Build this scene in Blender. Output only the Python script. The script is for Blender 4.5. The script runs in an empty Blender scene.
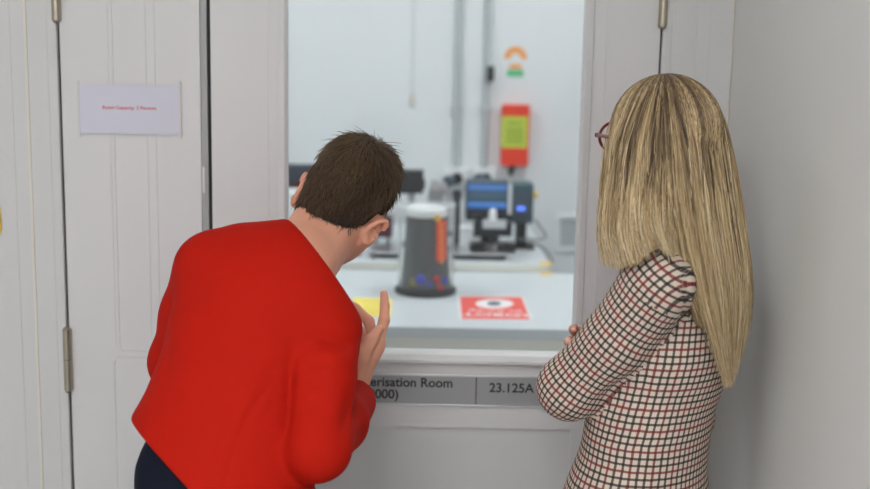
import bpy, bmesh, math, random
import numpy as np
from mathutils import Vector, Matrix
random.seed(7); rng = np.random.default_rng(11)
S = bpy.context.scene
COL = S.collection

# ------------------------------------------------------------------ camera
F = 1170.0; CAMZ = 1.65; CAMY = -2.36
PITCH = math.radians(9.4); ROLL = math.radians(1.1)
cam_d = bpy.data.cameras.new('camera'); cam = bpy.data.objects.new('camera', cam_d); COL.objects.link(cam)
cam_d.sensor_width = 36.0; cam_d.lens = 36.0*F/870.0
cam.location = (0, CAMY, CAMZ)
RM = Matrix.Rotation(math.pi/2-PITCH, 4, 'X') @ Matrix.Rotation(ROLL, 4, 'Z')
cam.matrix_world = Matrix.Translation((0, CAMY, CAMZ)) @ RM
cam_d.clip_start = 0.05
cam_d.dof.use_dof = True; cam_d.dof.focus_distance = 2.02; cam_d.dof.aperture_fstop = 2.5
S.camera = cam
R3 = RM.to_3x3()
def P(px, py, y):
    """the point of the plane y = const seen at a pixel of the photograph"""
    d = R3 @ Vector(((px-435)/F, -(py-244.5)/F, -1))
    t = (y-CAMY)/d.y
    return Vector((d.x*t, y, CAMZ+d.z*t))
def PZ(px, py, z):
    d = R3 @ Vector(((px-435)/F, -(py-244.5)/F, -1))
    t = (z-CAMZ)/d.z
    return Vector((d.x*t, CAMY+d.y*t, z))

# ------------------------------------------------------------------ materials
def srgb(r, g, b):
    f = lambda c: (c/255/12.92) if c/255 <= 0.04045 else ((c/255+0.055)/1.055)**2.4
    return (f(r), f(g), f(b), 1.0)
def mat(name, col, rough=0.5, metal=0.0, spec=0.5, noise=0.0, nscale=30, bump=0.0, bscale=200, coat=0.0, sss=0.0, sheen=0.0):
    m = bpy.data.materials.new(name); m.use_nodes = True
    nt = m.node_tree; b = nt.nodes['Principled BSDF']
    b.inputs['Base Color'].default_value = col
    b.inputs['Roughness'].default_value = rough
    b.inputs['Metallic'].default_value = metal
    b.inputs['Specular IOR Level'].default_value = spec
    b.inputs['Coat Weight'].default_value = coat
    b.inputs['Sheen Weight'].default_value = sheen
    if sss:
        b.inputs['Subsurface Weight'].default_value = sss
        b.inputs['Subsurface Radius'].default_value = (0.012, 0.005, 0.003)
        b.inputs['Subsurface Scale'].default_value = 0.6
    tc = nt.nodes.new('ShaderNodeTexCoord')
    if noise:
        n = nt.nodes.new('ShaderNodeTexNoise'); n.inputs['Scale'].default_value = nscale; n.inputs['Detail'].default_value = 4
        nt.links.new(tc.outputs['Object'], n.inputs['Vector'])
        mx = nt.nodes.new('ShaderNodeMix'); mx.data_type = 'RGBA'
        mx.inputs['A'].default_value = tuple(c*(1-noise) for c in col[:3])+(1,)
        mx.inputs['B'].default_value = tuple(min(1, c*(1+noise)) for c in col[:3])+(1,)
        nt.links.new(n.outputs['Fac'], mx.inputs['Factor']); nt.links.new(mx.outputs['Result'], b.inputs['Base Color'])
    if bump:
        n2 = nt.nodes.new('ShaderNodeTexNoise'); n2.inputs['Scale'].default_value = bscale; n2.inputs['Detail'].default_value = 3
        nt.links.new(tc.outputs['Object'], n2.inputs['Vector'])
        bp = nt.nodes.new('ShaderNodeBump'); bp.inputs['Strength'].default_value = bump; bp.inputs['Distance'].default_value = 0.002
        nt.links.new(n2.outputs['Fac'], bp.inputs['Height']); nt.links.new(bp.outputs['Normal'], b.inputs['Normal'])
    return m
def emit(name, col, s):
    m = bpy.data.materials.new(name); m.use_nodes = True
    b = m.node_tree.nodes['Principled BSDF']
    b.inputs['Base Color'].default_value = col
    b.inputs['Emission Color'].default_value = col; b.inputs['Emission Strength'].default_value = s
    return m
def glass(name, tint=(1, 1, 1, 1), refl=0.05, fres=True, veil=0.0):
    m = bpy.data.materials.new(name); m.use_nodes = True
    nt = m.node_tree; nt.nodes.remove(nt.nodes['Principled BSDF'])
    t = nt.nodes.new('ShaderNodeBsdfTransparent'); t.inputs['Color'].default_value = tint
    g = nt.nodes.new('ShaderNodeBsdfGlossy'); g.inputs['Roughness'].default_value = 0.02
    mx = nt.nodes.new('ShaderNodeMixShader'); out = nt.nodes['Material Output']
    lw = nt.nodes.new('ShaderNodeLayerWeight'); lw.inputs['Blend'].default_value = 0.12
    pw_ = nt.nodes.new('ShaderNodeMath'); pw_.operation = 'POWER'; pw_.inputs[1].default_value = 4.0; nt.links.new(lw.outputs['Facing'], pw_.inputs[0])
    lw.inputs['Blend'].default_value = 0.5
    mul = nt.nodes.new('ShaderNodeMath'); mul.operation = 'MULTIPLY_ADD'
    mul.inputs[1].default_value = 0.5 if fres else 0.0; mul.inputs[2].default_value = refl*0.4 if fres else refl
    nt.links.new(pw_.outputs[0], mul.inputs[0]); nt.links.new(mul.outputs[0], mx.inputs['Fac'])
    nt.links.new(t.outputs[0], mx.inputs[1]); nt.links.new(g.outputs[0], mx.inputs[2]); nt.links.new(mx.outputs[0], out.inputs['Surface'])
    if veil:      # pale haze painted into the clear plastic as white diffuse, stronger seen edge-on
        df = nt.nodes.new('ShaderNodeBsdfDiffuse'); df.inputs['Color'].default_value = (0.9, 0.91, 0.92, 1)
        m2 = nt.nodes.new('ShaderNodeMixShader'); ma = nt.nodes.new('ShaderNodeMath'); ma.operation = 'MULTIPLY_ADD'; ma.inputs[1].default_value = 0.35; ma.inputs[2].default_value = veil*0.2
        nt.links.new(pw_.outputs[0], ma.inputs[0]); nt.links.new(ma.outputs[0], m2.inputs['Fac'])
        nt.links.new(mx.outputs[0], m2.inputs[1]); nt.links.new(df.outputs[0], m2.inputs[2]); nt.links.new(m2.outputs[0], out.inputs['Surface'])
    return m

M = dict(
    door=mat('door_paint', srgb(213, 212, 213), 0.42, noise=0.012, nscale=6, bump=0.02, bscale=300),
    panel=mat('grey_panel_laminate', srgb(208, 208, 208), 0.45, noise=0.01, nscale=6),
    frame=mat('frame_paint', srgb(206, 206, 206), 0.45, noise=0.012, nscale=6),
    strip=mat('meeting_strip', srgb(162, 162, 163), 0.4),
    seal=mat('black_rubber', srgb(22, 22, 24), 0.7),
    sealant=mat('cream_sealant', srgb(219, 214, 203), 0.6),
    wallr=mat('grey_wall_paint', srgb(226, 226, 224), 0.6, noise=0.015, nscale=3, bump=0.03, bscale=120),
    labwall=mat('lab_wall_paint', srgb(230, 233, 235), 0.5, noise=0.008, nscale=3),
    floor=mat('vinyl_floor', srgb(175, 176, 178), 0.4, noise=0.05, nscale=40),
    ceil=mat('ceiling_tile', srgb(235, 235, 232), 0.8),
    steel=mat('brushed_nickel', srgb(176, 168, 152), 0.32, metal=1.0, noise=0.05, nscale=80),
    alu=mat('aluminium', srgb(205, 205, 208), 0.35, metal=0.9),
    plate=mat('silver_sign_plate', srgb(158, 159, 161), 0.45, metal=0.25),
    signblack=mat('black_lettering', srgb(28, 28, 30), 0.5),
    paper=mat('white_paper', srgb(208, 208, 222), 0.8),
    tape=mat('clear_tape', srgb(212, 211, 211), 0.25),
    redink=mat('red_ink', srgb(205, 75, 92), 0.7),
    yellow=mat('yellow_paper', srgb(247, 226, 112), 0.7, noise=0.03, nscale=60),
    yellowink=mat('dark_ink', srgb(150, 130, 50), 0.7),
    ysign=mat('yellow_sign', srgb(240, 215, 40), 0.5),
    redpaper=mat('red_print', srgb(232, 92, 84), 0.6, noise=0.03, nscale=60),
    whiteprint=mat('white_print', srgb(240, 236, 236), 0.6),
    greyprint=mat('grey_print', srgb(110, 100, 120), 0.6),
    tabletop=mat('white_laminate', srgb(208, 214, 218), 0.35),
    tableedge=mat('table_edge', srgb(228, 227, 218), 0.4),
    black=mat('black_plastic', srgb(40, 42, 46), 0.45),
    blackm=mat('black_anodised', srgb(48, 50, 54), 0.4, metal=0.3),
    dgrey=mat('dark_grey_felt', srgb(84, 86, 90), 0.7, noise=0.08, nscale=60),
    lgrey=mat('light_grey_paint', srgb(196, 200, 203), 0.5),
    teal=mat('teal_casing', srgb(58, 92, 100), 0.45),
    navycase=mat('slate_casing', srgb(70, 84, 98), 0.5),
    white=mat('white_plastic', srgb(236, 238, 240), 0.4),
    rod=mat('steel_rod', srgb(170, 172, 175), 0.3, metal=0.9),
    orange=mat('orange_sticker', srgb(245, 165, 90), 0.6),
    green=mat('green_sticker', srgb(95, 195, 135), 0.6),
    redbox=mat('red_case', srgb(236, 62, 34), 0.45),
    lime=mat('lime_label', srgb(196, 214, 74), 0.5),
    limeink=mat('olive_ink', srgb(140, 155, 50), 0.6),
    conduit=mat('grey_conduit', srgb(186, 193, 195), 0.5),
    orangeband=mat('orange_band', srgb(240, 84, 40), 0.5),
    blue=mat('blue_fabric', srgb(52, 70, 190), 0.6),
    olive=mat('olive_fabric', srgb(120, 116, 70), 0.7),
    crimson=mat('crimson_fabric', srgb(190, 50, 60), 0.6),
    ytape=mat('yellow_tape', srgb(240, 200, 70), 0.5),
    cable=mat('grey_cable', srgb(90, 94, 98), 0.5),
    acrylic=glass('clear_acrylic', (0.985, 0.99, 0.99, 1), 0.05, True, 0.10),
    pane=glass('window_glass', (0.985, 0.995, 0.99, 1), 0.035),
)
M['screen'] = None

# ------------------------------------------------------------------ helpers
def tag(o, label=None, cat=None, group=None, kind=None):
    if label: o['label'] = label
    if cat: o['category'] = cat
    if group: o['group'] = group
    if kind: o['kind'] = kind
    return o
def empty(name, loc=(0, 0, 0), rz=0.0):
    o = bpy.data.objects.new(name, None); COL.objects.link(o); o.empty_display_size = 0.05
    o.location = loc; o.rotation_euler = (0, 0, rz); return o
def link(name, me, m, parent=None, smooth=False):
    o = bpy.data.objects.new(name, me); COL.objects.link(o)
    for k in (m if isinstance(m, (list, tuple)) else [m]): me.materials.append(k)
    if smooth: me.shade_smooth()
    if parent:
        o.parent = parent
        o.matrix_parent_inverse = WORLD_INV(parent)
    return o
def WORLD_INV(p):
    # things carry a placing transform, their parts stay at identity in world coordinates
    return p.matrix_basis.inverted() if p.parent is None else Matrix.Identity(4)
class MB:
    """collects shapes for one mesh; coordinates are world coordinates"""
    def __init__(s): s.bm = bmesh.new()
    def box(s, lo, hi, bev=0.0, seg=2, mi=0):
        lo, hi = Vector(lo), Vector(hi)
        t = bmesh.new(); bmesh.ops.create_cube(t, size=1.0)
        for v in t.verts: v.co = Vector((lo[i]+(v.co[i]+0.5)*(hi[i]-lo[i]) for i in range(3)))
        if bev: bmesh.ops.bevel(t, geom=t.edges[:], offset=bev, segments=seg, affect='EDGES', profile=0.6)
        s._in(t, mi); return s
    def _in(s, t, mi=0, mtx=None):
        for f in t.faces: f.material_index = mi
        if mtx is not None: bmesh.ops.transform(t, matrix=mtx, verts=t.verts)
        me = bpy.data.meshes.new('t'); t.to_mesh(me); t.free()
        s.bm.from_mesh(me); bpy.data.meshes.remove(me)
    def cyl(s, a, b, r1, r2=None, n=24, bev=0.0, mi=0):
        a, b = Vector(a), Vector(b); r2 = r1 if r2 is None else r2
        t = bmesh.new(); L = (b-a).length
        bmesh.ops.create_cone(t, cap_ends=True, segments=n, radius1=r1, radius2=r2, depth=L)
        if bev:
            bmesh.ops.bevel(t, geom=[e for e in t.edges if abs(e.verts[0].co.z-e.verts[1].co.z) < 1e-6], offset=bev, segments=2, affect='EDGES')
        q = (b-a).normalized().to_track_quat('Z', 'Y').to_matrix().to_4x4()
        s._in(t, mi, Matrix.Translation((a+b)/2) @ q); return s
    def sphere(s, c, r, sc=(1, 1, 1), mi=0, n=20):
        t = bmesh.new(); bmesh.ops.create_uvsphere(t, u_segments=n, v_segments=n//2, radius=r)
        s._in(t, mi, Matrix.Translation(Vector(c)) @ Matrix.Diagonal((*sc, 1))); return s
    def lathe(s, c, prof, n=48, mi=0):
        t = bmesh.new(); rings = []
        for r, z in prof:
            rings.append([t.verts.new((c[0]+r*math.cos(2*math.pi*k/n), c[1]+r*math.sin(2*math.pi*k/n), c[2]+z)) for k in range(n)])
        for i in range(len(rings)-1):
            for k in range(n): t.faces.new((rings[i][k], rings[i][(k+1) % n], rings[i+1][(k+1) % n], rings[i+1][k]))
        if prof[0][0] > 1e-5: t.faces.new(rings[0][::-1])
        if prof[-1][0] > 1e-5: t.faces.new(rings[-1])
        bmesh.ops.remove_doubles(t, verts=t.verts, dist=1e-6)
        s._in(t, mi); return s
    def tube(s, pts, r, n=10, mi=0):
        t = bmesh.new(); pts = [Vector(p) for p in pts]; rings = []
        up = Vector((0.13, 0.21, 0.97))
        for i, p in enumerate(pts):
            d = (pts[min(i+1, len(pts)-1)]-pts[max(i-1, 0)]).normalized()
            x = d.cross(up).normalized(); y = d.cross(x)
            rr = r[i] if isinstance(r, (list, tuple)) else r
            rings.append([t.verts.new(p+(x*math.cos(2*math.pi*k/n)+y*math.sin(2*math.pi*k/n))*rr) for k in range(n)])
        for i in range(len(rings)-1):
            for k in range(n): t.faces.new((rings[i][k], rings[i][(k+1) % n], rings[i+1][(k+1) % n], rings[i+1][k]))
        t.faces.new(rings[0][::-1]); t.faces.new(rings[-1])
        bmesh.ops.recalc_face_normals(t, faces=t.faces)
        s._in(t, mi); return s
    def prism(s, pts, d, mi=0):
        """polygon pts extruded by vector d"""
        t = bmesh.new(); d = Vector(d)
        A = [t.verts.new(Vector(p)) for p in pts]; B = [t.verts.new(Vector(p)+d) for p in pts]
        t.faces.new(A); t.faces.new(B[::-1])
        for k in range(len(A)): t.faces.new((A[k], B[k], B[(k+1) % len(A)], A[(k+1) % len(A)]))
        bmesh.ops.recalc_face_normals(t, faces=t.faces)
        s._in(t, mi); return s
    def build(s, name, m, parent=None, smooth=False):
        me = bpy.data.meshes.new(name); s.bm.to_mesh(me); s.bm.free()
        o = link(name, me, m, parent)
        if smooth:
            me.shade_smooth()
            me.set_sharp_from_angle(angle=math.radians(35))
        return o
def text(name, body, size, loc, m, parent=None, rx=math.pi/2, rz=0.0, align='LEFT', ext=0.0004, ry=0.0, sx=1.0, bold=0.0):
    c = bpy.data.curves.new(name, 'FONT'); c.body = body; c.size = size; c.extrude = ext; c.align_x = align; c.align_y = 'CENTER'
    c.offset = bold
    t = bpy.data.objects.new(name, c); COL.objects.link(t)
    dg = bpy.context.evaluated_depsgraph_get(); dg.update()
    me = bpy.data.meshes.new_from_object(t.evaluated_get(dg)); bpy.data.objects.remove(t); bpy.data.curves.remove(c)
    mt = Matrix.Translation(Vector(loc)) @ Matrix.Rotation(rz, 4, 'Z') @ Matrix.Rotation(rx, 4, 'X') @ Matrix.Rotation(ry, 4, 'Y') @ Matrix.Diagonal((sx, 1, 1, 1))
    me.transform(mt); me.name = name
    while me.materials: me.materials.pop()
    return link(name, me, m, parent)
def struct(o): o['kind'] = 'structure'; return o
# ------------------------------------------------------------------ the setting
H = 2.75
def xz(px, py, y=0.0):
    p = P(px, py, y); return p.x, p.z
XFL = xz(66, 240)[0]        # hinge side of the narrow leaf
XM0 = xz(201, 130)[0]       # meeting edge of the narrow leaf
XM1 = xz(211.5, 130)[0]     # meeting edge of the glazed leaf
XFR = xz(659.5, 50)[0]      # hinge side of the glazed leaf
XC = xz(733, 40)[0]         # corner with the side wall
XWL = xz(286, 200)[0]; XWR = xz(580.5, 172)[0]
ZWB = xz(470, 349.5, 0.045)[1]       # bottom of the clear glass
ZD = 2.1; ZWT = 1.92
LX0, LX1, LY1 = -2.3, 1.5, 2.62   # the lab
CX0, CY0 = -2.6, -4.6             # the corridor

struct(MB().box((CX0-0.1, CY0-0.1, -0.1), (LX1+0.3, LY1+0.2, 0)).build('floor', M['floor']))
struct(MB().box((CX0-0.1, CY0-0.1, H), (LX1+0.3, LY1+0.2, H+0.1)).build('ceiling', M['ceil']))
struct(MB().box((XC, CY0, 0), (XC+0.1, -0.0, H)).build('wall_right', M['wallr']))
struct(MB().box((CX0-0.1, CY0, 0), (CX0, 0, H)).build('wall_left', M['wallr']))
struct(MB().box((CX0, CY0-0.1, 0), (XC, CY0, H)).build('wall_back', M['wallr']))
XJL = XFL-0.128
struct(MB().box((CX0, 0.0, 0), (XJL, 0.1, H)).build('wall_front', M['frame']))
w = MB().box((XFL, 0.0, ZD+0.006), (XFR, 0.1, H)).box((XC, 0.0, 0), (LX1+0.2, 0.1, H))
struct(w.build('wall_over', M['frame']))
struct(MB().box((LX0-0.1, 0.1, 0), (LX0, LY1, H)).build('wall_lab_west', M['labwall']))
struct(MB().box((LX1, 0.1, 0), (LX1+0.1, LY1, H)).build('wall_lab_east', M['labwall']))
wb = MB().box((LX0-0.1, LY1, 0), (LX1+0.1, LY1+0.1, H))
struct(wb.build('wall_lab_rear', M['labwall']))

# door frame, left and right jambs with their stepped profile
def jamb(x0, x1, lines, cream, name):
    m = MB()
    m.box((x0, -0.004, 0), (x1, 0.1, H-0.002), 0.0015)
    for a, b, d in lines: m.box((a, -0.004-d, 0), (b, -0.003, H-0.003), min(0.0012, d*0.45))
    o = struct(m.build(name, M['frame']))
    c = MB()
    for a, b in cream: c.box((a, -0.0065, 0), (b, -0.003, H-0.003), 0.001)
    c.build('sealant_bead', M['sealant'], o)
    return o
fx = lambda px: xz(px, 100)[0]
jamb(XJL, XFL-0.004, [(fx(52), fx(59), 0.002), (fx(31), fx(50), 0.0008), (XJL, fx(13.5), 0.001)], [(fx(27.5), fx(30), )], 'trim_1')
fr = lambda px: xz(px, 40)[0]
jamb(XFR+0.004, XC-0.0005, [(XFR+0.005, fr(671), 0.002), (fr(673), fr(693), 0.0008), (fr(696), fr(709), 0.0015)], [(fr(731), XC-0.001)], 'trim_2')

# narrow leaf
d1 = struct(empty('door_1', (XFL, 0, 0)))
m = MB().box((XFL, 0.0, 0.008), (XM0, 0.045, ZD), 0.002)
m.build('leaf', M['door'], d1)
# pressed mouldings of the leaf: thin beads that outline an upper and a lower panel
def bead(m, pts, r=0.0014):
    m.tube([Vector((p[0], -0.0002, p[1])) for p in pts], r, 8)
m = MB()
xa, zb = xz(120, 351); xb, zc = xz(115, 357)
xa2 = xz(110, 120)[0]; xr = XM0-0.022
bead(m, [(xa, ZD-0.05), (xa, zb+0.012), (xa+0.006, zb), (xr, zb)])
bead(m, [(xr, zc), (xb+0.006, zc), (xb-0.002, zc-0.014), (xb-0.002, 0.1)])
for px in (147, 156): bead(m, [(xz(px, 120)[0], ZD-0.05), (xz(px, 120)[0], 0.1)], 0.0009)
bead(m, [(xa2, ZD-0.05), (xa2, zb+0.01)], 0.0009)
m.build('panel_moulding', M['door'], d1, True)
# recessed meeting strip, its latch and black seal
MB().box((XM0+0.0003, 0.003, 0.008), (XM1-0.0078, 0.04, ZD), 0.001).build('meeting_strip', M['strip'], d1)
p0 = xz(201, 167); p1 = xz(205, 193)
MB().box((p0[0]+0.002, 0.0008, p1[1]), (p1[0], 0.0035, p0[1]), 0.0008).build('flush_bolt', M['alu'], d1)
MB().box((XM1-0.0076, 0.004, 0.008), (XM1-0.0008, 0.04, ZD), 0.001).build('rubber_seal', M['seal'], d1)
MB().box((XFL-0.0042, 0.006, 0.008), (XFL-0.0003, 0.04, ZD), 0.0005).build('rubber_seal', M['seal'], d1)
# glazed leaf
d2 = struct(empty('door_2', (XFR, 0, 0)))
m = MB()
ZS = ZWB-0.16; ZP = xz(470, 428)[1]
m.box((XM1, 0.0, 0.008), (XWL, 0.045, ZD))
m.box((XWR, 0.0, 0.008), (XFR, 0.045, ZD))
m.box((XWL, 0.0, ZWT), (XWR, 0.045, ZD))
m.box((XWL, 0.0, ZP), (XWR, 0.045, ZWB))
MB().box((XWL, 0.009, 0.15), (XWR, 0.036, ZP)).build('lower_panel', M['panel'], d2)
m.box((XWL, 0.0, 0.008), (XWR, 0.045, 0.15))
for px in (268, 604): m.box((xz(px, 100)[0]-0.001, -0.0012, ZWB), (xz(px, 100)[0]+0.001, 0.001, ZWT+0.05), 0.0005)
m.build('leaf', M['door'], d2)
MB().box((XFR+0.0003, 0.006, 0.008), (XFR+0.0038, 0.04, ZD), 0.0005).build('rubber_seal', M['seal'], d2)
# glazing beads: a sloping sill bead and slim side beads
m = MB()
def beadbox(pts, d): m.prism(pts, d)
zt = ZWB; zb2 = xz(470, 362)[1]; ys = -0.016
m.prism([(XWL-0.012, 0.012, zt+0.004), (XWL-0.012, -0.004, zt), (XWL-0.012, ys, zb2+0.006), (XWL-0.012, ys, zb2), (XWL-0.012, 0.001, zb2)], (XWR-XWL+0.024, 0, 0))
m.prism([(XWL+0.003, 0.014, ZWB), (XWL+0.003, -0.004, ZWB), (XWL-0.002, -0.009, ZWB), (XWL-0.014, -0.006, ZWB), (XWL-0.014, 0.001, ZWB)], (0, 0, ZWT-ZWB))
m.prism([(XWR-0.003, 0.014, ZWB), (XWR-0.003, -0.004, ZWB), (XWR+0.002, -0.009, ZWB), (XWR+0.014, -0.006, ZWB), (XWR+0.014, 0.001, ZWB)], (0, 0, ZWT-ZWB))
m.build('glazing_bead', M['door'], d2)
wd = struct(MB().box((XWL-0.008, 0.018, ZWB-0.008), (XWR+0.008, 0.024, ZWT+0.008)).build('window_1', M['pane']))
# hinges
def hinge(x, z0, z1, par):
    m = MB(); L = z1-z0
    for k in range(2):
        m.cyl((x, -0.009, z0+L*k/2+0.0006), (x, -0.009, z0+L*(k+1)/2-0.0006), 0.0085, n=20, bev=0.0008)
    m.cyl((x, -0.009, z0-0.004), (x, -0.009, z0), 0.005, 0.0075, n=16)
    m.cyl((x, -0.009, z1), (x, -0.009, z1+0.004), 0.0075, 0.005, n=16)
    m.box((x-0.008, -0.0052, z0), (x+0.008, -0.001, z1), 0.0005)
    m.build('hinge', M['steel'], par, True)
za, zb_ = xz(68, 328)[1], xz(70, 389)[1]; HL = za-zb_
hinge(XFL-0.002, zb_, za, d1)
zt_ = xz(57, 21)[1]; hinge(XFL-0.002, zt_, zt_+HL, d1)
zt2 = xz(661, 27)[1]; hinge(XFR+0.002, zt2, zt2+HL, d2)
hinge(XFR+0.002, zb_, za, d2); hinge(XFL-0.002, 0.2, 0.2+HL, d1); hinge(XFR+0.002, 0.2, 0.2+HL, d2)

# things on the door
zS1, zS0 = xz(460, 376)[1], xz(460, 404)[1]; xS0 = xz(318, 385)[0]; xS1 = xz(562, 390)[0]
sg = tag(empty('room_sign', ((xS0+xS1)/2, 0, zS0)), 'silver room name plate screwed across the door under the window', 'sign')
MB().box((xS0, -0.004, zS0), (xS1, -0.0003, zS1), 0.0008).build('plate', M['plate'], sg)
m = MB().box((xS0-0.002, -0.0062, zS1-0.0002), (xS1+0.002, -0.0002, zS1+0.0035), 0.0008).box((xS0-0.002, -0.0062, zS0-0.0035), (xS1+0.002, -0.0002, zS0+0.0002), 0.0008)
m.build('rail', M['alu'], sg)
xd = xz(476, 390)[0]
MB().box((xd-0.001, -0.0046, zS0+0.001), (xd+0.001, -0.0038, zS1-0.001)).build('divider', M['signblack'], sg)
xe, ze1 = xz(453, 383); ze2 = xz(400, 394)[1]
text('lettering', 'Characterisation Room', 0.0275, (xe, -0.0042, ze1), M['signblack'], sg, align='RIGHT', bold=0.0005)
text('lettering', '(10000)', 0.0275, (xz(399, 393)[0], -0.0042, ze2), M['signblack'], sg, align='RIGHT', bold=0.0005)
text('lettering', '23.125A', 0.0275, (xz(489, 387)[0], -0.0042, xz(489, 387)[1]-0.001), M['signblack'], sg, align='LEFT', bold=0.0005)
pa, pb = P(78.5, 84, 0), P(180, 135, 0)
nt_ = tag(empty('notice', ((pa.x+pb.x)/2, 0, pb.z)), 'white room capacity notice taped to the narrow door leaf', 'paper sign')
m = MB(); nx = 12
t = bmesh.new(); vs = []
for i in range(nx+1):
    x = pa.x+(pb.x-pa.x)*i/nx; bow = -0.0034-0.0012*math.sin(math.pi*i/nx)
    vs.append((t.verts.new((x, bow, pa.z-0.002*i/nx*0)), t.verts.new((x, bow-0.0004, pb.z)), t.verts.new((x, bow+0.0005, pa.z)), t.verts.new((x, bow+0.0001, pb.z))))
for i in range(nx):
    a, b = vs[i], vs[i+1]
    t.faces.new((a[0], a[1], b[1], b[0])); t.faces.new((a[2], b[2], b[3], a[3]))
    t.faces.new((a[0], b[0], b[2], a[2])); t.faces.new((a[1], a[3], b[3], b[1]))
a = vs[0]; t.faces.new((a[0], a[2], a[3], a[1])); a = vs[-1]; t.faces.new((a[0], a[1], a[3], a[2]))
bmesh.ops.recalc_face_normals(t, faces=t.faces); m._in(t)
m.build('sheet', M['paper'], nt_)
tx = P(129.5, 107.8, 0)
text('lettering', 'Room Capacity: 3 Persons', 0.0101, (tx.x+0.001, -0.0052, tx.z), M['redink'], nt_, align='CENTER', bold=0.0001, ext=0.0002)
for (x0, y0, x1, y1) in ((77, 81, 81, 137), (178.5, 81, 182, 138)):
    q0, q1 = P(x0, y0, 0), P(x1, y1, 0)
    MB().box((q0.x, -0.0047, q1.z), (q1.x, -0.0026, q0.z), 0.0002).build('tape_strip', M['tape'], nt_)
yp0, yp1 = P(-14, 207, -0.0), P(2.5, 232, -0.0)
tag(MB().box((yp0.x, -0.0085, yp1.z), (yp1.x, -0.0062, yp0.z), 0.0003).build('yellow_sign', M['ysign']), 'small yellow sign on the door frame beside the narrow hinged leaf', 'sign')

# lamps
def ceiling_lamp(x, y, sx, sy, s, lab, grp, colr):
    o = tag(empty('ceiling_light', (x, y, H-0.03)), lab, 'light', grp)
    f = MB()
    f.box((x-sx-0.02, y-sy-0.02, H-0.032), (x+sx+0.02, y-sy, H-0.001)).box((x-sx-0.02, y+sy, H-0.032), (x+sx+0.02, y+sy+0.02, H-0.001))
    f.box((x-sx-0.02, y-sy, H-0.032), (x-sx, y+sy, H-0.001)).box((x+sx, y-sy, H-0.032), (x+sx+0.02, y+sy, H-0.001))
    f.build('lamp_frame', M['white'], o)
    MB().box((x-sx, y-sy, H-0.022), (x+sx, y+sy, H-0.012)).build('diffuser', emit('lit_diffuser', colr, s), o)
# ------------------------------------------------------------------ the laboratory
ZT = 0.90
yF = PZ(470, 328, ZT).y; xTR = PZ(596, 300, ZT).x
YB0 = 1.62; YB1 = 2.52; ZB = ZT+0.028
tb = tag(empty('lab_table', (0, yF+0.4, 0)), 'white laminate lab table just behind the window, carrying the clear tube', 'table')
MB().box((-1.5, yF, ZT-0.03), (xTR, YB0-0.006, ZT), 0.002).build('tabletop', M['tabletop'], tb)
MB().box((-1.46, yF+0.004, ZT-0.068), (xTR-0.02, yF+0.05, ZT-0.03)).box((-1.46, YB0-0.05, ZT-0.085), (xTR-0.02, YB0-0.02, ZT-0.03)).build('apron', M['tableedge'], tb)
for x in (-1.45, xTR-0.07):
    for y in (yF+0.02, YB0-0.07): MB().box((x, y, 0), (x+0.05, y+0.05, ZT-0.031), 0.004).build('leg', M['lgrey'], tb)
XBR = PZ(553, 271, ZB).x
ob = tag(empty('optical_bench', ((-1.5+XBR)/2, 2.05, 0)), 'pale optical bench along the rear wall, carrying the instruments', 'bench')
MB().box((-1.5, YB0, ZB-0.028), (XBR, YB1, ZB), 0.002).build('breadboard', M['tabletop'], ob)
MB().box((-1.5, YB0-0.0035, ZB-0.027), (XBR, YB0-0.0003, ZB-0.002), 0.0008).build('edge_strip', M['tableedge'], ob)
MB().box((-1.45, YB0+0.08, 0.0), (XBR-0.06, YB1-0.06, ZB-0.0285), 0.004).build('bench_cabinet', M['lgrey'], ob)
for px, py in ((548, 266.5), (548, 276)):
    pass
q = PZ(549, 269, ZB)
tag(MB().box((q.x-0.022, YB0-0.0005, ZB+0.0004), (q.x+0.022, YB0+0.045, ZB+0.0014), 0.0004).build('tape_marker'  , M['ytape']), 'yellow tape square on top of the optical bench corner', 'tape', 'yellow tape squares')
q = PZ(547.5, 277, ZT)
tag(MB().box((q.x-0.02, YB0-0.05, ZT+0.0004), (q.x+0.02, YB0-0.012, ZT+0.0014), 0.0004).build('tape_marker', M['ytape']), 'yellow tape square on the white table below the bench corner', 'tape', 'yellow tape squares')

# display tube: clear cylinder on a black base with a dark felt tower inside
cx_, cy_ = PZ(425.5, 292, ZT).x, PZ(425.5, 292, ZT).y
sc = 1170/ (math.hypot(cy_-CAMY, 0.75)+0.02)
R0 = 30.0/sc
dt = tag(empty('display_tube', (cx_, cy_, ZT)), 'clear acrylic display tube with a dark grey tower inside, on the white table', 'display')
hT = P(425, 204, cy_).z - ZT
MB().lathe((cx_, cy_, ZT+0.0005), [(0, 0), (R0*1.0, 0), (R0*1.02, 0.004), (R0*1.02, 0.012), (R0*0.97, 0.018), (0, 0.018)]).build('base', M['black'], dt, True)
rT = 28.2/sc
MB().lathe((cx_, cy_, ZT), [(rT, 0.0185), (rT, hT), (rT-0.0025, hT), (rT-0.0025, 0.0185), (rT, 0.0185)]).build('tube', M['acrylic'], dt, True)
MB().lathe((cx_, cy_, ZT), [(rT-0.003, hT-0.003), (rT+0.0012, hT-0.003), (rT+0.0012, hT+0.003), (rT-0.003, hT+0.003), (rT-0.003, hT-0.003)]).build('rim', M['acrylic'], dt, True)
h1 = P(425, 216, cy_).z-ZT
rC = 20.5/sc
MB().lathe((cx_, cy_, ZT), [(0, 0.0187), (25.5/sc, 0.0187), (24/sc, 0.05), (21.5/sc, 0.13), (rC, 0.2), (rC*0.98, h1), (0, h1)]).build('tower', M['dgrey'], dt, True)
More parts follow.
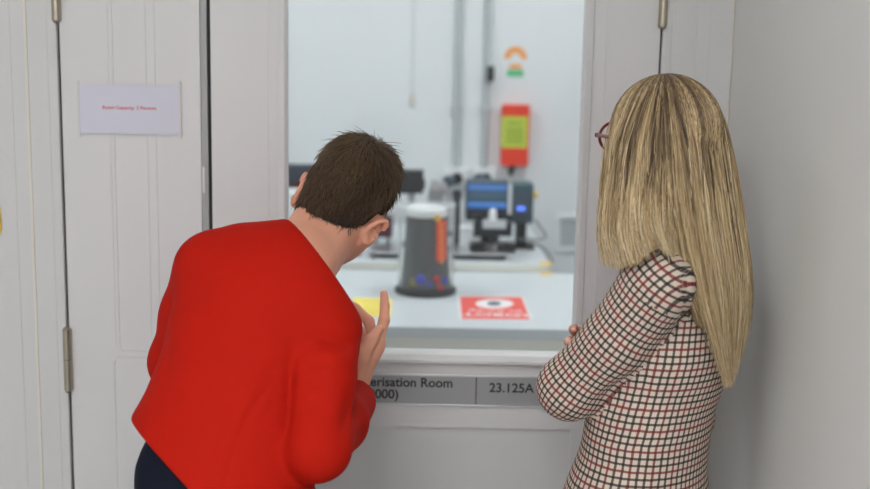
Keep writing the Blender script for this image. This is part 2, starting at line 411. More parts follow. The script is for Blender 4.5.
MB().lathe((cx_, cy_, ZT), [(0, h1+0.0005), (rC*0.94, h1+0.0005), (rC*1.0, h1+0.006), (rC*1.0, h1+0.022), (rC*0.9, h1+0.03), (0, h1+0.031)]).build('white_cap', M['white'], dt, True)
# orange band with lettering on the tower, coloured badges near its foot
qa, qb = P(441, 220, cy_-rC), P(441, 267, cy_-rC)
ang = -0.62
def on_tower(px, py, r):      # point of the tower side at radius r seen at a pixel
    p = P(px, py, cy_-r*0.8); dx = max(-0.97*r, min(0.97*r, p.x-cx_)); return Vector((cx_+dx, cy_-math.sqrt(r*r-dx*dx), p.z))
m = MB(); t = bmesh.new(); cols = []
for k in range(6):
    px = 436.2+10.2*k/5
    cols.append([on_tower(px, 221, rC+0.0035), on_tower(px, 268, rC+0.0055), on_tower(px, 221, rC+0.001), on_tower(px, 268, rC+0.001)])
for c in cols: c[2].z = c[0].z; c[3].z = c[1].z
vv = [[t.verts.new(p) for p in c] for c in cols]
for a, b in zip(vv, vv[1:]):
    for i, j in ((0, 1), (1, 3), (3, 2), (2, 0)): t.faces.new((a[i], a[j], b[j], b[i]))
t.faces.new([vv[0][i] for i in (0, 1, 3, 2)]); t.faces.new([vv[-1][i] for i in (0, 2, 3, 1)])
bmesh.ops.recalc_face_normals(t, faces=t.faces); m._in(t)
bd = m.build('orange_band', M['orangeband'], dt, True)
m = MB()
for k in range(9):
    p = on_tower(441.5, 225.5+k*4.6, rC+0.007); m.box(p-Vector((0.006, 0.001, 0.0042 if k % 3 else 0.003)), p+Vector((0.005, 0.0005, 0.0042)))
m.build('band_marking', M['orange'], bd)
for px, py, rr, k in ((414, 282, 0.016, 'olive'), (421, 279, 0.018, 'blue'), (429, 284, 0.012, 'blue'), (436, 279, 0.014, 'crimson'), (438, 289, 0.018, 'crimson'), (443, 281, 0.013, 'blue'), (427, 290, 0.014, 'black'), (411, 289, 0.013, 'olive'), (437.5, 218, 0.012, 'ytape')):
    p = on_tower(px, py, 23/sc if py > 250 else rC)
    MB().sphere(p, rr, (1, 0.5, 1), n=14).build('badge', M[k], dt, True)

# sheets lying on the white table
def sheet(name, corners, z, m, th=0.0008, parent=None):
    ps = [PZ(a, b, ZT) for a, b in corners]
    return MB().prism([Vector((p.x, p.y, ZT+z)) for p in ps], (0, 0, th)).build(name, m, parent)
pw = tag(empty('robot_notice', PZ(494, 308, ZT)), 'red and white printed notice lying on the white table beside the clear tube', 'paper sign')
sheet('sheet', ((457.5, 296), (522.5, 296.5), (532, 320.8), (459.5, 320)), 0.0005, M['whiteprint'], parent=pw)
sheet('red_field', ((460, 297), (521.5, 297.5), (530, 319.8), (462, 319.3)), 0.0014, M['redpaper'], 0.0003, pw)
def disc(px, py, rx, ry, z, m, name):
    ps = [PZ(px+rx*math.cos(k/16*math.pi), py+ry*math.sin(k/16*math.pi), ZT) for k in range(32)]
    return MB().prism([Vector((p.x, p.y, ZT+z)) for p in ps], (0, 0, 0.0003)).build(name, m, pw)
disc(494.5, 304.3, 19, 4.6, 0.0018, M['whiteprint'], 'oval'); disc(494, 304.2, 7, 2.2, 0.0022, M['greyprint'], 'oval_mark')
p = PZ(498, 315.3, ZT); text('lettering', 'ROBOT', 0.045, (p.x, p.y, ZT+0.0019), M['whiteprint'], pw, rx=0, rz=math.pi, align='CENTER', sx=1.35, bold=0.001)
p = PZ(495, 311, ZT); text('lettering', 'PLEASE', 0.03, (p.x, p.y, ZT+0.0019), M['whiteprint'], pw, rx=0, rz=math.pi, align='CENTER', sx=1.7)
py_ = tag(empty('yellow_note', PZ(374, 306, ZT)), 'yellow handwritten note lying on the white table', 'note')
sheet('sheet', ((354, 298), (392, 298.8), (391, 317), (346, 315)), 0.0006, M['yellow'], parent=py_)
for px, py, L in ((373, 302, 11), (372, 306, 8), (374, 310, 10), (372, 313, 9)):
    m = MB(); pts = [PZ(px-L+2*L*k/16, py+random.uniform(-0.6, 0.6), ZT)+Vector((0, 0, 0.0016)) for k in range(17)]
    m.tube(pts, 0.0009, 5); m.build('handwriting', M['yellowink'], py_)

# things on the optical bench
def bx(m, px0, py0, px1, py1, y, dpt, bev=0.003, mi=0):
    a, b = P(px0, py0, y), P(px1, py1, y)
    return m.box((min(a.x, b.x), y, min(a.z, b.z)), (max(a.x, b.x), y+dpt, max(a.z, b.z)), bev, mi=mi)
ZB1 = ZB+0.0006
# stage: aluminium tray with a dark front carrying the microscope
ys_ = YB0+0.06
st = tag(empty('instrument_stage', (P(486, 260, ys_).x, ys_+0.1, ZB)), 'low black and aluminium stage under the black microscope', 'instrument')
a, b = P(452, 254, ys_), P(514, 254, ys_)
MB().box((a.x, ys_+0.004, ZB1), (b.x-0.03, ys_+0.2, a.z-0.003), 0.002).build('housing', M['black'], st)
MB().box((a.x-0.004, ys_-0.002, a.z-0.0028), (b.x, ys_+0.21, a.z+0.004), 0.0015).build('top_plate', M['alu'], st)
MB().box((b.x-0.028, ys_+0.0, ZB1), (b.x-0.002, ys_+0.2, a.z-0.003), 0.002).build('end_block', M['alu'], st)
zst = a.z+0.0055
ym = ys_+0.05
mc = tag(empty('microscope', (P(494, 240, ym).x, ym+0.06, zst)), 'black bench microscope on the low aluminium stage', 'microscope')
def cylp(m, px, py0, py1, y, r, **k):
    a, b = P(px, py0, y), P(px, py1, y); m.cyl((a.x, y, min(a.z, b.z)), (a.x, y, max(a.z, b.z)), r, **k); return m
m = MB()
for p0, p1 in ((470.5, 486), (498, 514)):
    a, b = P(p0, 232, ym), P(p1, 232, ym); m.box((a.x, ym, zst), (b.x, ym+0.09, P(0, 236, ym).z), 0.004)
m.build('base_block', M['blackm'], mc)
m = MB(); bx(m, 474, 221, 512, 237, ym+0.02, 0.06, 0.006); m.build('body', M['blackm'], mc)
m = MB(); bx(m, 483, 220, 506, 229, ym+0.005, 0.014, 0.003); m.build('front_panel', M['lgrey'], mc)
m = MB(); a, b = P(497, 236, ym+0.03), P(489, 252, ym+0.03); b.z = max(b.z, zst+0.02); m.cyl(b, a, 0.012, 0.016); m.build('objective', M['black'], mc, True)
m = MB(); cylp(m, 493, 212.5, 220.5, ym+0.03, 0.014, bev=0.004); p = P(493, 212, ym+0.03); m.sphere(p, 0.013); m.build('eyepiece_cap', M['white'], mc, True)
for e in ((476, 214, 483, 220.8), (507, 215, 513, 220.8)): m = MB(); bx(m, *e, ym+0.02, 0.03, 0.004); m.build('side_post', M['blackm'], mc)
for px in (478, 506): a = P(px, 246, ym-0.001); MB().cyl((a.x, ym-0.012, a.z), (a.x, ym, a.z), 0.012, bev=0.002).build('focus_knob', M['black'], mc, True)

# two oscilloscope-like monitors behind it, each on its own foot
scr = bpy.data.materials.new('lit_screen'); scr.use_nodes = True
nt = scr.node_tree; bs = nt.nodes['Principled BSDF']; tc = nt.nodes.new('ShaderNodeTexCoord')
mp = nt.nodes.new('ShaderNodeMapping'); nt.links.new(tc.outputs['Generated'], mp.inputs['Vector'])
sp = nt.nodes.new('ShaderNodeSeparateXYZ'); nt.links.new(mp.outputs[0], sp.inputs[0])
rp = nt.nodes.new('ShaderNodeValToRGB'); nt.links.new(sp.outputs['Z'], rp.inputs[0]); rp.color_ramp.interpolation = 'CONSTANT'
E = rp.color_ramp.elements; E[0].position = 0; E[0].color = srgb(60, 120, 210)
E[1].position = 0.14; E[1].color = srgb(95, 150, 220)
for pos, c in ((0.24, (52, 78, 108)), (0.44, (80, 110, 100)), (0.5, (56, 84, 116)), (0.6, (78, 105, 130)), (0.66, (54, 84, 116)), (0.78, (84, 140, 215)), (0.92, (60, 110, 190))):
    e = E.new(pos); e.color = srgb(*c)
nz = nt.nodes.new('ShaderNodeTexNoise'); nz.inputs['Scale'].default_value = 14; nt.links.new(tc.outputs['Generated'], nz.inputs['Vector'])
mx = nt.nodes.new('ShaderNodeMix'); mx.data_type = 'RGBA'; mx.blend_type = 'MULTIPLY'; mx.inputs['Factor'].default_value = 0.35
nt.links.new(rp.outputs[0], mx.inputs['A']); nt.links.new(nz.outputs['Fac'], mx.inputs['B'])
nt.links.new(mx.outputs['Result'], bs.inputs['Emission Color']); bs.inputs['Emission Strength'].default_value = 0.95
bs.inputs['Base Color'].default_value = (0.01, 0.015, 0.02, 1); bs.inputs['Roughness'].default_value = 0.3
M['screen'] = scr
yo = YB0+0.30
def monitor(px0, py0, px1, py1, spx, case, lab, name, cat, tilt=0.0):
    a, b = P(px0, py0, yo), P(px1, py1, yo); c = (a+b)/2
    o = tag(empty(name, (c.x, yo+0.06, ZB)), lab, cat)
    MB().box((a.x, yo, b.z), (b.x, yo+0.12, a.z), 0.008).build('casing', case, o)
    MB().box((c.x-0.02, yo+0.03, ZB1), (c.x+0.02, yo+0.07, b.z+0.01), 0.003).box((c.x-0.05, yo+0.0, ZB1), (c.x+0.05, yo+0.11, ZB1+0.012), 0.003).build('foot', M['black'], o)
    return o
o = monitor(466, 181.5, 508.5, 221.5, None, M['navycase'], 'square instrument monitor with a lit blue screen behind the microscope', 'instrument_monitor', 'monitor')
m = MB(); bx(m, 468, 184, 506.5, 208.5, yo-0.002, 0.004, 0.001); m.build('screen', scr, o)
m = MB(); bx(m, 467, 210, 507.5, 220.5, yo-0.003, 0.004, 0.001); m.build('button_panel', M['black'], o)
for px in (473, 480, 488, 496, 503): p = P(px, 215, yo); MB().cyl((p.x, yo-0.01, p.z), (p.x, yo-0.002, p.z), 0.007, n=14).build('knob', M['navycase'], o, True)
o = monitor(512, 184, 533, 224, None, M['teal'], 'narrow dark teal control unit with a small blue readout', 'control_unit', 'instrument')
m = MB(); bx(m, 513.5, 190, 532, 223, yo-0.003, 0.004, 0.001); m.build('front_panel', M['navycase'], o)
m = MB(); bx(m, 517, 206.5, 525, 210.5, yo-0.005, 0.003, 0.0005); m.build('readout', emit('blue_readout', srgb(90, 130, 255), 1.0), o)
for px, py in ((517, 215), (523, 215), (529, 215), (517, 220), (523, 220), (529, 199)): p = P(px, py, yo); MB().cyl((p.x, yo-0.012, p.z), (p.x, yo-0.0025, p.z), 0.006, n=14).build('knob', M['black'], o, True)
m = MB(); p = P(534.5, 195, yo+0.02); m.cyl((p.x-0.003, yo+0.03, p.z), (p.x+0.012, yo+0.03, p.z), 0.012, n=14); m.build('side_plug', M['ytape'], o, True)
# white rod hanging from above between the two
pr0, pr1 = P(510.3, 184, YB0+0.25), P(510.3, 217, YB0+0.25)
o = tag(empty('white_post', (pr0.x, YB0+0.25, ZB)), 'slim white post between the lit monitor and the teal unit', 'post')
MB().cyl((pr0.x, YB0+0.25, ZB1+0.008), (pr0.x, YB0+0.25, pr0.z), 0.0065, n=14).build('shaft', M['white'], o, True)
MB().cyl((pr0.x, YB0+0.25, ZB1), (pr0.x, YB0+0.25, ZB1+0.008), 0.025, n=20).build('foot', M['black'], o, True)
# tall black column and its neighbours left of the microscope
yc = YB0+0.16
def post(px, pyt, y, r, m_, name, lab, cat, grp=None, sq=False):
    a = P(px, pyt, y); o = tag(empty(name, (a.x, y, ZB)), lab, cat, grp)
    m = MB()
    if sq: m.box((a.x-r, y-r, ZB1+0.012), (a.x+r, y+r, a.z), 0.002)
    else: m.cyl((a.x, y, ZB1+0.012), (a.x, y, a.z), r, bev=0.002)
    m.build('column', m_, o, not sq)
    MB().box((a.x-r*1.9, y-r*1.9, ZB1), (a.x+r*1.9, y+r*1.9, ZB1+0.012), 0.002).build('foot', M['blackm'], o)
    return o, a
o, a = post(457, 190, yc+0.1, 0.013, M['blackm'], 'black_column', 'tall square black column beside the clear tube', 'column', sq=True)
MB().box((a.x-0.017, yc+0.07, a.z-0.03), (a.x+0.017, yc+0.1-0.0135, a.z), 0.003).build('clamp', M['black'], o)
# round desk lamps behind, dark heads near the conduits
yl = YB0+0.62
for px, py, lab in ((449, 181.5, 'dark round lamp head on a thin rod behind the clear tube'), (479, 179.5, 'dark round lamp head on a thin rod above the lit monitor')):
    p = P(px, py, yl); o = tag(empty('rod_lamp', (p.x, yl, ZB)), lab, 'lamp', 'lamps on thin rods')
    MB().cyl((p.x, yl, ZB1+0.01), (p.x, yl, p.z), 0.006, n=12).build('rod', M['rod'], o, True)
    MB().cyl((p.x, yl, ZB1), (p.x, yl, ZB1+0.01), 0.04, n=24, bev=0.002).build('foot', M['black'], o, True)
    MB().sphere(p+Vector((0, -0.015, 0.004)), 0.026, (1, 1.15, 0.85)).build('lamp_head', M['navycase'], o, True)
# pale translation mounts and dark box with lens behind the tube
yt = YB0+0.3
o = tag(empty('camera_box', (P(412, 183, yt).x, yt, ZB)), 'black box camera on a post just beside the brown-haired head', 'camera')
m = MB(); bx(m, 399, 171, 423, 194, yt, 0.09, 0.004); m.build('casing', M['blackm'], o)
a = P(411, 190, yt); MB().cyl((a.x, yt+0.045, ZB1+0.01), (a.x, yt+0.045, a.z), 0.012).build('post', M['rod'], o, True)
MB().box((a.x-0.035, yt+0.01, ZB1), (a.x+0.035, yt+0.08, ZB1+0.01), 0.002).build('foot', M['blackm'], o)
m = MB(); p = P(423, 184, yt+0.04); m.cyl((p.x-0.002, yt+0.04, p.z), (p.x+0.008, yt+0.04, p.z), 0.02, bev=0.002); m.build('lens', M['black'], o, True)
o = tag(empty('lens_mount', (P(434, 200, yt).x, yt, ZB)), 'steel lens mount assembly behind the top of the clear tube', 'instrument')
m = MB(); bx(m, 429, 189, 446, 196, yt, 0.06, 0.002); bx(m, 428, 196.5, 443, 203, yt+0.01, 0.04, 0.002); m.build('bracket', M['rod'], o)
m = MB(); bx(m, 428, 203.5, 445, 232, yt+0.015, 0.03, 0.002); m.build('upright', M['dgrey'], o)
m = MB(); p = P(435, 184.5, yt+0.03); m.cyl((p.x, yt-0.004, p.z), (p.x, yt+0.05, p.z), 0.019, bev=0.003); p = P(443, 186, yt+0.03); m.cyl((p.x, yt+0.0, p.z), (p.x, yt+0.05, p.z), 0.014, bev=0.003); m.build('lens_barrel', M['alu'], o, True)
a = P(437, 240, yt); MB().box((a.x-0.03, yt, ZB1), (a.x+0.03, yt+0.07, max(ZB1+0.02, P(437, 232, yt).z)), 0.003).build('foot', M['blackm'], o)
# low black boxes under the head's right
o = tag(empty('driver_box', (P(388, 257, ys_).x, ys_+0.06, ZB)), 'low black box with aluminium rim at the bench front, between brown-haired head and clear tube', 'instrument')
a, b = P(373, 253, ys_), P(399, 253, ys_)
MB().box((a.x, ys_, ZB1), (b.x, ys_+0.14, a.z-0.003), 0.002).build('housing', M['black'], o)
MB().box((a.x-0.02, ys_-0.004, a.z-0.0028), (b.x+0.01, ys_+0.15, a.z+0.004), 0.0015).build('top_plate', M['alu'], o)
yy = ys_+0.2
o = tag(empty('laser_module', (P(385, 225, yy).x, yy, ZB)), 'dark maroon module on posts behind the low black box', 'instrument')
m = MB(); bx(m, 371, 217, 392, 238, yy, 0.1, 0.004); m.build('casing', mat('maroon_casing', srgb(88, 62, 70), 0.45), o)
for px in (375, 388): a = P(px, 237, yy); MB().cyl((a.x, yy+0.05, ZB1), (a.x, yy+0.05, a.z), 0.008).build('post', M['rod'], o, True)
o = tag(empty('rail_carriage', (P(350, 250, yy).x, yy, ZB)), 'silver rail carriage on the optical bench by the red collar', 'instrument')
a, b = P(334, 252, ys_+0.02), P(362, 252, ys_+0.02); MB().box((a.x, ys_+0.02, ZB1), (b.x, ys_+0.12, a.z), 0.003).build('carriage', M['alu'], o)
for e in ((340, 240, 348, 251.5), (353, 244, 359, 251.5)): m = MB(); bx(m, *e, ys_+0.04, 0.04, 0.003); m.build('mount', M['black'], o)
# wide dark monitor seen left of the head
yv = YB0+0.42
o = tag(empty('curved_monitor', (P(300, 176, yv).x, yv, ZB)), 'dark flat monitor seen from behind, beside the head with short hair', 'monitor')
a, b = P(262, 163.5, yv), P(318, 189, yv)
m = MB(); m.box((a.x, yv, b.z), (b.x, yv+0.035, a.z), 0.014, 3); m.build('casing', mat('charcoal_casing', srgb(62, 70, 78), 0.5), o)
m = MB(); c = (a.x+b.x)/2-0.02; m.box((c-0.02, yv+0.036, ZB1+0.012), (c+0.02, yv+0.055, b.z+0.05), 0.003); m.build('stand', M['black'], o)
MB().box((c-0.1, yv-0.02, ZB1), (c+0.1, yv+0.12, ZB1+0.012), 0.004).build('foot', M['black'], o)
m = MB(); bx(m, 290, 183, 300, 188, yv-0.003, 0.004, 0.001); m.build('badge_plate', mat('dark_red_badge', srgb(90, 50, 52), 0.5), o)
yk = YB0+0.25
o = tag(empty('white_case', (P(297, 205, yk).x, yk, ZB)), 'white equipment case below the dark monitor', 'case')
m = MB(); a, b = P(270, 192, yk), P(325, 192, yk); m.box((a.x, yk, ZB1), (b.x, yk+0.15, a.z), 0.006); m.build('body', M['white'], o)
m = MB(); bx(m, 275, 213, 322, 215, yk-0.002, 0.003, 0.0005); m.build('seam', M['lgrey'], o)
o = tag(empty('small_white_unit', (P(466, 230, yt).x, yt, ZB)), 'small white unit between the black column and the microscope', 'instrument')
m = MB(); a, b = P(459.5, 224, yt), P(473, 224, yt); m.box((a.x, yt-0.08, ZB1), (b.x, yt+0.0, a.z), 0.004); m.build('body', M['white'], o)
m = MB(); bx(m, 461, 230, 471, 231.5, yt-0.082, 0.003, 0.0005); m.build('seam', M['lgrey'], o)

# cables on the bench
def cable(pts, lab, r=0.0035):
    # pts: (px, py, y)
    P3 = [P(*p) for p in pts]; out = []
    for i in range(len(P3)-1):
        p0, p1, p2, p3 = P3[max(i-1, 0)], P3[i], P3[i+1], P3[min(i+2, len(P3)-1)]
        for k in range(6):
            t = k/6; out.append(0.5*((2*p1)+(p2-p0)*t+(2*p0-5*p1+4*p2-p3)*t*t+(3*p1-p0-3*p2+p3)*t**3))
    out.append(P3[-1])
    for q in out: q.z = max(q.z, ZB+r+0.0008)
    return tag(MB().tube(out, r, 8).build('cable', M['cable'], None, True), lab, 'cable', 'instrument cables')
cable([(517, 238, ys_+0.2), (527, 241, ys_+0.2), (540, 246, ys_+0.2), (549, 254, ys_+0.12), (553, 264, YB0+0.04)], 'grey cable sagging from the microscope to the bench corner')
cable([(534.8, 219, yo+0.04), (541, 228, yo+0.02), (546, 236, yo-0.02), (537, 240, yo-0.05), (526, 238, yo-0.07)], 'grey cable looping beside the teal control unit', 0.003)

# on the rear wall
yw = LY1
def cond(px, pyb, lab, kind):
    p0 = P(px, 100, yw-0.015); zb0 = P(px, pyb, yw-0.015).z
    o = tag(empty('wall_conduit', (p0.x, yw, zb0)), lab, 'conduit', 'grey conduits on the rear wall')
    MB().cyl((p0.x, yw-0.0165, zb0), (p0.x, yw-0.0165, H-0.003), 0.0135, n=20).build('pipe', M['conduit'], o, True)
    z = P(px, 108, yw).z
    MB().box((p0.x-0.024, yw-0.032, z-0.006), (p0.x+0.024, yw-0.0005, z+0.006), 0.002).build('clip', M['conduit'], o)
    MB().box((p0.x-0.05, yw-0.05, zb0-0.07), (p0.x+0.05, yw-0.0005, zb0), 0.004).build('socket_box', M['white'], o)
    MB().cyl((p0.x+0.005, yw-0.085, zb0-0.04), (p0.x+0.005, yw-0.051, zb0-0.04), 0.024, n=20, bev=0.004).build('plug', M['black'], o, True)
    return o, p0
cond(457.5, 168, 'grey conduit on the lab wall, the plain one nearer the brown-haired head', 0)
o, p0 = cond(486, 168, 'grey conduit on the lab wall with a black switch halfway up', 1)
a, b = P(487, 66, yw-0.03), P(494, 82, yw-0.03)
MB().box((a.x, yw-0.05, b.z), (b.x, yw-0.031, a.z), 0.006).build('switch', M['black'], o)
p = P(411.5, 30, yw-0.004)
o = tag(empty('pull_cord', (p.x, yw, P(0, 102, yw).z)), 'thin pale pull cord hanging against the lab wall', 'cord')
pe = P(412.5, 97, yw-0.006)
MB().cyl((pe.x, yw-0.006, pe.z), (pe.x, yw-0.006, H-0.002), 0.0014, n=8).build('line', M['lgrey'], o, True)
MB().cyl((pe.x, yw-0.008, pe.z-0.035), (pe.x, yw-0.008, pe.z+0.015), 0.011, 0.006, n=14, bev=0.002).build('pull_knob', M['sealant'], o, True)
# stickers
o = tag(empty('safety_sign', (P(515, 60, yw).x, yw, P(515, 78, yw).z)), 'orange and green safety sticker on the lab wall above the red case', 'sticker')
def wallrect(px0, py0, px1, py1, d0, d1, m_, name, bev=0.0003):
    a, b = P(px0, py0, yw), P(px1, py1, yw)
    return MB().box((a.x, yw-d1, b.z), (b.x, yw-d0, a.z), bev).build(name, m_, o)
wallrect(503, 43, 528, 79, 0.0001, 0.0014, M['labwall'], 'backing')
c = P(515.5, 58, yw); r1 = abs(P(527, 58, yw).x-c.x); r0 = r1*0.48
pts = [Vector((c.x+r1*math.cos(math.pi*k/24), yw-0.0016, c.z-0.004+r1*1.08*math.sin(math.pi*k/24))) for k in range(25)]+[Vector((c.x+r0*math.cos(math.pi*k/24), yw-0.0016, c.z-0.004+r0*math.sin(math.pi*k/24))) for k in range(24, -1, -1)]
MB().prism(pts, (0, -0.0012, 0)).build('arch_mark', M['orange'], o)
wallrect(509.5, 64, 521.5, 69, 0.0016, 0.0026, M['orange'], 'orange_mark')
wallrect(507, 69.5, 523.5, 77, 0.0016, 0.0026, M['green'], 'green_mark')
o = tag(empty('red_wall_case', (P(514, 135, yw).x, yw, P(514, 165, yw).z)), 'red wall case with a lime label on the lab wall', 'case')
wallrect(501.5, 104, 527, 165, 0.0006, 0.07, M['redbox'], 'body', 0.006)
ywk = yw; yw = yw-0.07
wallrect(501.8, 116, 526.8, 148, 0.0006, 0.0016, M['lime'], 'lime_label')
for k, (py, x0, x1) in enumerate(((121.5, 506, 523), (123.3, 508, 521))): wallrect(x0, py, x1, py+0.9, 0.0017, 0.0022, M['black'], 'heading', 0.0001)
for k in range(5): wallrect(506.5+k*3.6, 127, 508.0+k*3.6, 144, 0.0017, 0.0022, M['limeink'], 'text_column', 0.0001)
yw = ywk
a = P(512, 165, yw-0.03); m = MB(); m.cyl((a.x-0.006, yw-0.035, a.z-0.045), (a.x, yw-0.035, a.z+0.002), 0.007, 0.018, n=16); m.build('hose_nozzle', M['black'], o, True)
o = tag(empty('wall_vent', (P(572, 235, yw).x, yw, P(572, 253, yw).z)), 'pale framed vent low on the lab wall beside the door edge', 'vent')
a, b = P(556, 214, yw), P(600, 252, yw)
fr_ = MB(); w_ = 0.02
fr_.box((a.x, yw-0.012, b.z), (a.x+w_, yw-0.0005, a.z), 0.003).box((b.x-w_, yw-0.012, b.z), (b.x, yw-0.0005, a.z), 0.003).box((a.x+w_, yw-0.012, a.z-w_), (b.x-w_, yw-0.0005, a.z), 0.003).box((a.x+w_, yw-0.012, b.z), (b.x-w_, yw-0.0005, b.z+w_), 0.003)
fr_.build('vent_frame', M['white'], o)
m = MB()
n = 9
for k in range(n):
    z = b.z+w_+(a.z-b.z-2*w_)*(k+0.5)/n; m.box((a.x+w_, yw-0.006, z-0.005), (b.x-w_, yw-0.001, z+0.004), 0.001)
m.build('louvre', M['lgrey'], o)
# under the table: dark crates seen through the slot below the apron
for k, (px0, px1, hh, kk) in enumerate(((430, 452, 0.32, 'black'), (474, 492, 0.34, 'teal'), (496, 512, 0.30, 'olive'), (524, 548, 0.33, 'navycase'))):
    a, b = PZ(px0, 346, 0.5), PZ(px1, 346, 0.5); y0 = yF+0.34
    sx = (y0-CAMY)/(a.y-CAMY)
    lab = ['black storage crate on the floor under the white table, nearest the raised hand', 'teal storage crate on the floor under the white table', 'olive storage crate on the floor under the white table', 'slate storage crate on the floor under the white table, nearest the tweed elbow'][k]
    o = tag(empty('storage_crate', ((a.x+b.x)/2, y0+0.1, 0)), lab, 'crate', 'crates under the lab table')
    MB().box((a.x, y0, 0.001), (b.x, y0+0.26, hh+0.2), 0.006).build('bin', M[kk], o)
    MB().box((a.x-0.004, y0-0.004, hh+0.2005), (b.x+0.004, y0+0.264, hh+0.225), 0.004).build('lid', M['lgrey'], o)
# ------------------------------------------------------------------ soft-surface sculpting (numpy distance fields)
def V3(v): return np.array([v[0], v[1], v[2]], dtype=np.float64)
def unit(v): v = np.asarray(v, float); return v/np.linalg.norm(v)
def smin(a, b, k):
    if k <= 0: return np.minimum(a, b)
    h = np.maximum(k-np.abs(a-b), 0)/k
    return np.minimum(a, b)-h*h*k*0.25
def rc(a, b, r1, r2, w=None, s=1.0):
    """tapered round limb from a to b; w, s: flattened s times along w"""
    a, b = V3(a), V3(b); ba = b-a; L2 = float(ba@ba)+1e-12
    if w is not None: w = unit(w)
    def f(x, y, z):
        px, py, pz = x-a[0], y-a[1], z-a[2]
        h = np.clip((px*ba[0]+py*ba[1]+pz*ba[2])/L2, 0, 1)
        qx, qy, qz = px-h*ba[0], py-h*ba[1], pz-h*ba[2]
        if w is not None:
            t = (qx*w[0]+qy*w[1]+qz*w[2])*(s-1)
            qx, qy, qz = qx+t*w[0], qy+t*w[1], qz+t*w[2]
        return np.sqrt(qx*qx+qy*qy+qz*qz)-(r1+(r2-r1)*h)
    R = max(r1, r2)*max(1.0, 1.0/s if s < 1 else 1.0)
    return f, np.minimum(a, b)-R, np.maximum(a, b)+R
def ell(c, axes, rad):
    c = V3(c); A = np.array([unit(v) for v in axes]); r = np.asarray(rad, float); R = r.max()
    def f(x, y, z):
        px, py, pz = x-c[0], y-c[1], z-c[2]
        k0 = 0; k1 = 0
        for i in range(3):
            t = px*A[i][0]+py*A[i][1]+pz*A[i][2]
            k0 = k0+(t/r[i])**2; k1 = k1+(t/r[i]**2)**2
        k0 = np.sqrt(k0); k1 = np.sqrt(k1)+1e-9
        return k0*(k0-1)/k1
    return f, c-R, c+R
def ball(c, r): return rc(c, V3(c)+1e-6, r, r)
